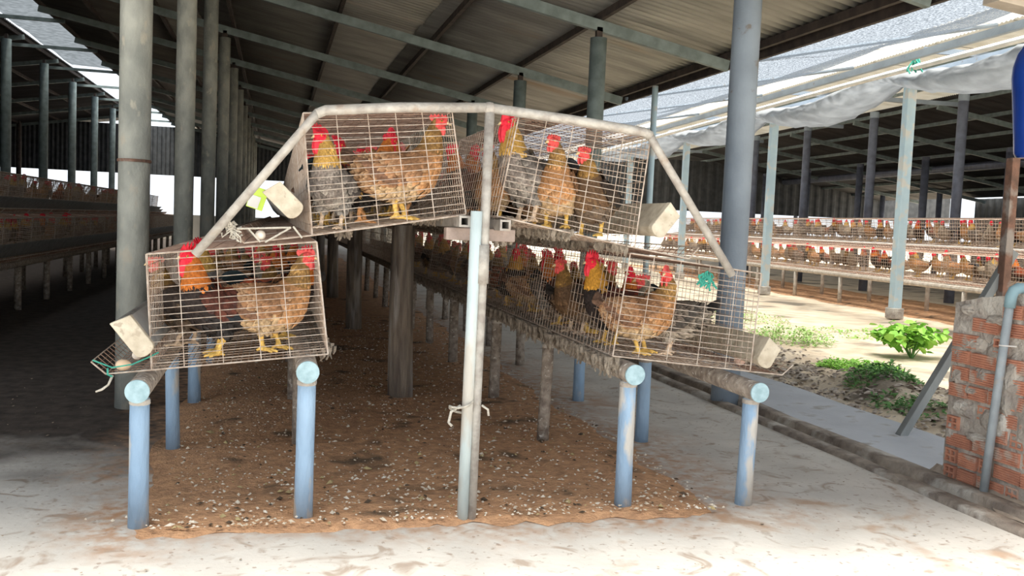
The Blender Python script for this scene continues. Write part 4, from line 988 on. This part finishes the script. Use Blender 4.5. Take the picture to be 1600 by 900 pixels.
front = [
 # tier, side, x, y, heading, kind, palette, kwargs, scale, name, label
 ('lower', -1, -1.18, .20, 208, 'roo', P_roo_orange, dict(pitch=.12, turn=-.15, comb=.052, wattle=.044, stride=.02, legc=YL, floppy=.5), 1.05, 'rooster', 'orange-necked black rooster standing at the front of the lower left cage'),
 ('lower', -1, -.945, .19, -24, 'hen', P_hen_brown, dict(pitch=.16, turn=.35, comb=.024, wattle=.02, stride=.012, legc=YL), 1.12, 'hen', 'brown hen facing right at the front of the lower left cage'),
 ('lower', -1, -1.36, .62, 165, 'hen', P_hen_dark, dict(pitch=.1, turn=.5, legc=PL, stride=.02), 1.05, 'hen', 'dark pale-legged hen behind the orange-necked rooster in the lower left cage'),
 ('lower', -1, -.90, .62, -25, 'roo', P_roo_orange, dict(pitch=.1, turn=.3, comb=.045, wattle=.034, legc=YL), 1.0, 'rooster', 'red-combed rooster half hidden behind the brown hen in the lower left cage'),
 ('upper', -1, -.685, .17, -112, 'roo', P_roo_gold, dict(pitch=.22, turn=-.75, comb=.052, wattle=.044, legc=PL, floppy=-.7), .95, 'rooster', 'grey speckled rooster with big red comb facing out of the upper left cage'),
 ('upper', -1, -.36, .165, -14, 'hen', P_hen_brown, dict(pitch=.14, turn=.1, stretch=1.12, comb=.022, wattle=.022, stride=.01, legc=YL), 1.14, 'hen', 'large golden-brown hen standing in profile in the upper left cage'),
 ('upper', -1, -.50, .62, 15, 'roo', P_roo_orange, dict(pitch=.1, turn=.2, comb=.036, wattle=.026, legc=(.7, .35, .15), stride=.03), 1.0, 'rooster', 'black and orange rooster behind the large hen in the upper left cage'),
 ('upper', 1, .275, .22, 208, 'roo', P_roo_gold, dict(pitch=.2, turn=-.2, comb=.055, wattle=.045, legc=PL, floppy=.4), 1.08, 'rooster', 'gold-necked grey rooster with huge red comb at left of the upper right cage'),
 ('upper', 1, .415, .16, -112, 'hen', P_hen_brown, dict(pitch=.36, turn=-.8, stretch=1.0, comb=.024, wattle=.02, legc=YL), 1.0, 'hen', 'upright reddish-brown hen facing forward in the middle of the upper right cage'),
 ('upper', 1, .60, .16, -125, 'hen', P_hen_dark, dict(pitch=.28, turn=-.6, stretch=.9, comb=.02, wattle=.02, legc=YL), 1.02, 'hen', 'dark brown hen at the right of the upper right cage'),
 ('lower', 1, .90, .15, -42, 'hen', P_hen_brown, dict(pitch=.2, turn=-1.5, stretch=1.0, comb=.028, wattle=.026, legc=YL), 1.05, 'hen', 'brown hen with pink-red comb at the front of the lower right cage'),
 ('lower', 1, 1.10, .26, 150, 'hen', P_hen_grey, dict(pitch=.05, turn=.2, stretch=.95, comb=.02, wattle=.016, legc=PL), 1.02, 'hen', 'grey-brown hen with raised dark tail beside the front hen in the lower right cage'),
 ('lower', 1, .84, .46, 196, 'roo', P_roo_orange, dict(pitch=.15, turn=-.1, comb=.052, wattle=.036, legc=YL), 1.02, 'rooster', 'golden-necked rooster just behind the front hen in the lower right cage'),
 ('lower', 1, .80, .92, 205, 'hen', P_hen_dark, dict(pitch=.2, turn=-.2, stretch=.95, comb=.02, wattle=.02, legc=PL), 1.02, 'hen', 'dark brown hen looking left through the inner side of the lower right cage'),
]
P_roo_gold2 = dict(P_roo_orange); P_roo_gold2.update(neck=(.62, .30, .04), neck_edge=(.78, .45, .08))
protos = []
for (tier, side, x, y, hd, kind, pal, kw, sc, name, lab) in front:
    if 'golden-necked' in lab: pal = P_roo_gold2
    o = make_bird(kind, pal, name=name, **kw); o.location = (x, y, floor_at(tier, side, x)+.012); o.rotation_euler = (0, 0, R(hd)); o.scale = (sc,)*3
    tag(o, lab, 'chicken', 'chickens at the cage fronts'); protos.append(o)
desc = ['orange-necked black rooster', 'brown hen', 'dark hen', 'orange-necked black rooster', 'grey gold-necked rooster', 'brown hen', 'orange-necked black rooster', 'grey gold-necked rooster', 'brown hen', 'dark hen', 'brown hen', 'grey-brown hen', 'golden-necked rooster', 'dark hen']
rb = random.Random(11)
for tier, side in TIERS:
    p_ = sect(tier, side); xs_ = sorted((p_['a'][0], p_['b'][0]))
    y = 1.05 if not (tier == 'upper' and side == -1) else .95
    while y < 10.2:
        for q in range(2 if y < 6 else 1):
            i = rb.randrange(len(protos)); o = dup(protos[i]); frac = (.27, .73)[q] if y < 6 else rb.uniform(.25, .75)
            x = xs_[0]+(xs_[1]-xs_[0])*(frac+rb.uniform(-.06, .06)); sc = rb.uniform(.92, 1.04)
            o.location = (x, y+rb.uniform(-.06, .06), floor_at(tier, side, x)+.012); o.rotation_euler = (0, 0, rb.uniform(0, 6.28)); o.scale = (sc,)*3
            tag(o, f'{desc[i]} further back in the {nm[(tier, side)]} cages', 'chicken', f'chickens further back in the {nm[(tier, side)]} cages')
        y += .40

# simple birds for the far rows
def far_bird(kind, pal, legc, comb, turn):
    B = Bird(ROO if kind == 'roo' else HEN, .15, turn); b = MB(); nr, ns = 14, 9; vv = []; cc = []
    for j in range(nr+1):
        for k in range(ns):
            t = j/nr; phi = 2*math.pi*k/ns; vv.append(B.S(t, phi, .006)[0]); cc.append(vary(plume(pal, t, phi if phi < math.pi else phi-2*math.pi), .3) if t < .78 else RED)
    b.add(vv, [(j*ns+k, j*ns+(k+1) % ns, (j+1)*ns+(k+1) % ns, (j+1)*ns+k) for j in range(nr) for k in range(ns)], cc)
    o = MB(); legs(o, B, detail=False); b.add(o.v, o.f, [legc if v[2] < .085 else pal['belly'] for v in o.v])
    o = comb_mesh(B, comb, RED, 0.); b.add(o.v, o.f, RED)
    o = wattle_mesh(B, 1, comb*.8, RED); b.add(o.v, o.f, RED); o = wattle_mesh(B, -1, comb*.8, RED); b.add(o.v, o.f, RED)
    rp = Vector(cr(B.P, .03)[:3]); L = .2 if kind == 'roo' else .11
    for s in (-1, 0, 1):
        pts = [rp+Vector((.01, 0, 0))]; 
        for k in range(4): a = (1. if kind == 'roo' else .7)-(.5 if kind == 'roo' else .1)*k; pts.append(pts[-1]+Vector((-math.cos(a)*L/4, s*.012, math.sin(a)*L/4)))
        b.tube(pts, [.018, .022, .022, .016, .004], 5, True, pal['tail'])
    return b.mesh('chicken')
fm = [(far_bird('roo', P_roo_orange, YL, .045, .3), 'orange-necked rooster', 'rooster'), (far_bird('hen', P_hen_brown, YL, .022, -.3), 'brown hen', 'hen'), (far_bird('hen', P_hen_grey, PL, .022, .5), 'grey-brown hen', 'hen'), (far_bird('roo', P_roo_gold, PL, .045, -.4), 'gold-necked grey rooster', 'rooster'), (far_bird('hen', P_hen_dark, PL, .022, .2), 'dark hen', 'hen'), (far_bird('roo', P_roo_gold2, YL, .045, -.9), 'golden-necked rooster', 'rooster')]
def far_fill(base, rot, side, y0, y1, step, where, gname):
    for tier in ('lower', 'upper'):
        p_ = sect(tier, side); y = y0
        while y < y1:
            i = rb.choice((0, 1, 1, 2, 3, 4, 5, 0)); me, ds, nn = fm[i]; x = lerp(p_['a'][0], p_['b'][0], rb.uniform(.4, .8)); o = obj(nn, me, M_feather, None, base @ Vector((x, y, floor_at(tier, side, x)+.01)), (0, 0, rot+(math.pi if side < 0 else 0)+rb.gauss(0, .9))); sc = rb.uniform(1.02, 1.14)*(.95 if nn == 'rooster' else 1.); o.scale = (sc,)*3
            tag(o, f'{ds} in the {tier} tier of the row {where}', 'chicken', f'{tier} tier chickens {gname}'); y += step*rb.uniform(.7, 1.3)
far_fill(far_R, PHI, -1, -6.5, 16.5, .3, 'across the yard', 'across the yard')
far_fill(far_L, 0., 1, 5., 24, .42, 'in the dark left bay', 'in the left bay')

# ================================================================== WEEDS AND DEBRIS IN THE YARD
def leaf_mesh(l, w_):
    b = MB(); b.add([(0, 0, 0), (l*.3, w_*.5, .0), (l*.3, -w_*.5, 0), (l*.65, w_*.42, -.01), (l*.65, -w_*.42, -.01), (l, 0, -.03), (l*.3, 0, -.012), (l*.65, 0, -.02)], [(0, 6, 1), (0, 2, 6), (1, 6, 7, 3), (6, 2, 4, 7), (3, 7, 5), (7, 4, 5)]); return b.mesh('leaf')
lm = leaf_mesh(.12, .1); lm2 = leaf_mesh(.06, .04)
def bush(x, y, rad, h, n_, label, me, material, stems=7, sc=(.7, 1.3)):
    z0 = yard_z(x, y); t = empty('weed_plant', (x, y, z0)); b = MB(); tips = []
    for i in range(stems):
        a = random.uniform(0, 6.28); r_ = random.uniform(.3, 1)*rad; q = [(0, 0, -.02), (math.cos(a)*r_*.4, math.sin(a)*r_*.4, h*.5), (math.cos(a)*r_, math.sin(a)*r_, h*random.uniform(.55, 1))]; b.tube(q, [.008, .006, .003], 5); tips.append(q)
    obj('stems', b, M_leaf2, t)
    for i in range(n_):
        q = random.choice(tips); f = random.uniform(.25, 1); p = Vector(q[1]).lerp(Vector(q[2]), f) if f > .3 else Vector(q[0]).lerp(Vector(q[1]), f*3)
        p += Vector((random.gauss(0, .25)*rad, random.gauss(0, .25)*rad, random.gauss(0, .12)*h)); p.z = max(.01, p.z)
        o = obj('leaf', me, material, t, p, (random.uniform(-.5, .5), random.uniform(-.3, .7), random.uniform(0, 6.28))); s = random.uniform(*sc); o.scale = (s, s, s)
    tag(t, label, 'plant'); return t
bush(6.7, 5.5, .42, .46, 280, 'bright green bushy weed left of the brick wall', lm, M_leaf, 18)
def cover(x, y, rx, ry, n_, h, label, material):
    b = MB()
    for i in range(n_):
        a = random.uniform(0, 6.28); r_ = math.sqrt(random.random()); px, py = x+rx*r_*math.cos(a), y+ry*r_*math.sin(a); z = yard_z(px, py)+random.uniform(0, h)*(1-r_*.6); l = random.uniform(.03, .075); w_ = l*random.uniform(.35, .7); c = random.uniform(0, 6.28); e = random.uniform(-.1, .9)
        d = Vector((math.cos(c)*math.cos(e), math.sin(c)*math.cos(e), math.sin(e))); sd = Vector((-math.sin(c), math.cos(c), 0)); p = Vector((px, py, z))
        b.add([p, p+d*l*.5+sd*w_*.5, p+d*l+Vector((0, 0, -l*.2)), p+d*l*.5-sd*w_*.5], [(0, 1, 2), (0, 2, 3)])
    for i in range(8): px, py = x+random.uniform(-rx, rx)*.5, y+random.uniform(-ry, ry)*.5; z = yard_z(px, py); b.tube([(px, py, z-.02), (px+.02, py, z+h*.7)], .005, 4)
    tag(obj('weed_patch', b, material), label, 'weeds', kind='stuff')
cover(5.15, 4.35, .42, .5, 1500, .16, 'low green weeds on the earth bank in the middle of the yard', M_leaf)
cover(4.5, 3.05, .32, .35, 900, .13, 'dark green weeds on the bank nearest the walkway', M_leaf2)
cover(5.9, 7.0, .55, .7, 1100, .26, 'light green weeds right of the thick pillar', mat('pale_leaf', (.36, .55, .18), (.26, .42, .12), 3, .7))
cover(6.3, 10.5, 1.3, 1.9, 1500, .12, 'pale green weeds seen through the lower right cage', MATS['pale_leaf'])
cover(7.6, 8.0, .8, .9, 350, .05, 'sparse young weeds on the pale yard earth', M_leaf)
cover(4.1, 2.2, .22, .4, 350, .08, 'small weeds at the edge of the walkway by the brace', M_leaf2)
scatter(3800, lambda: 3.7+abs(random.gauss(.5, .5)), lambda: random.uniform(.6, 9), lambda x, y: yard_z(x, y)+.004, .008, .03, mat('debris', (.52, .46, .40), (.28, .23, .19), 12, .95), 'bank_debris', 'grey dry leaves and clods littering the earth bank', 'debris', .25)
scatter(900, lambda: random.gauss(4.4, .4), lambda: random.uniform(.6, 7), lambda x, y: yard_z(x, y)+.004, .01, .03, mat('dark_leaf_litter', (.16, .12, .09), (.09, .07, .05), 3, .95), 'leaf_litter', 'dark rotten leaves littering the earth bank', 'debris', .25)
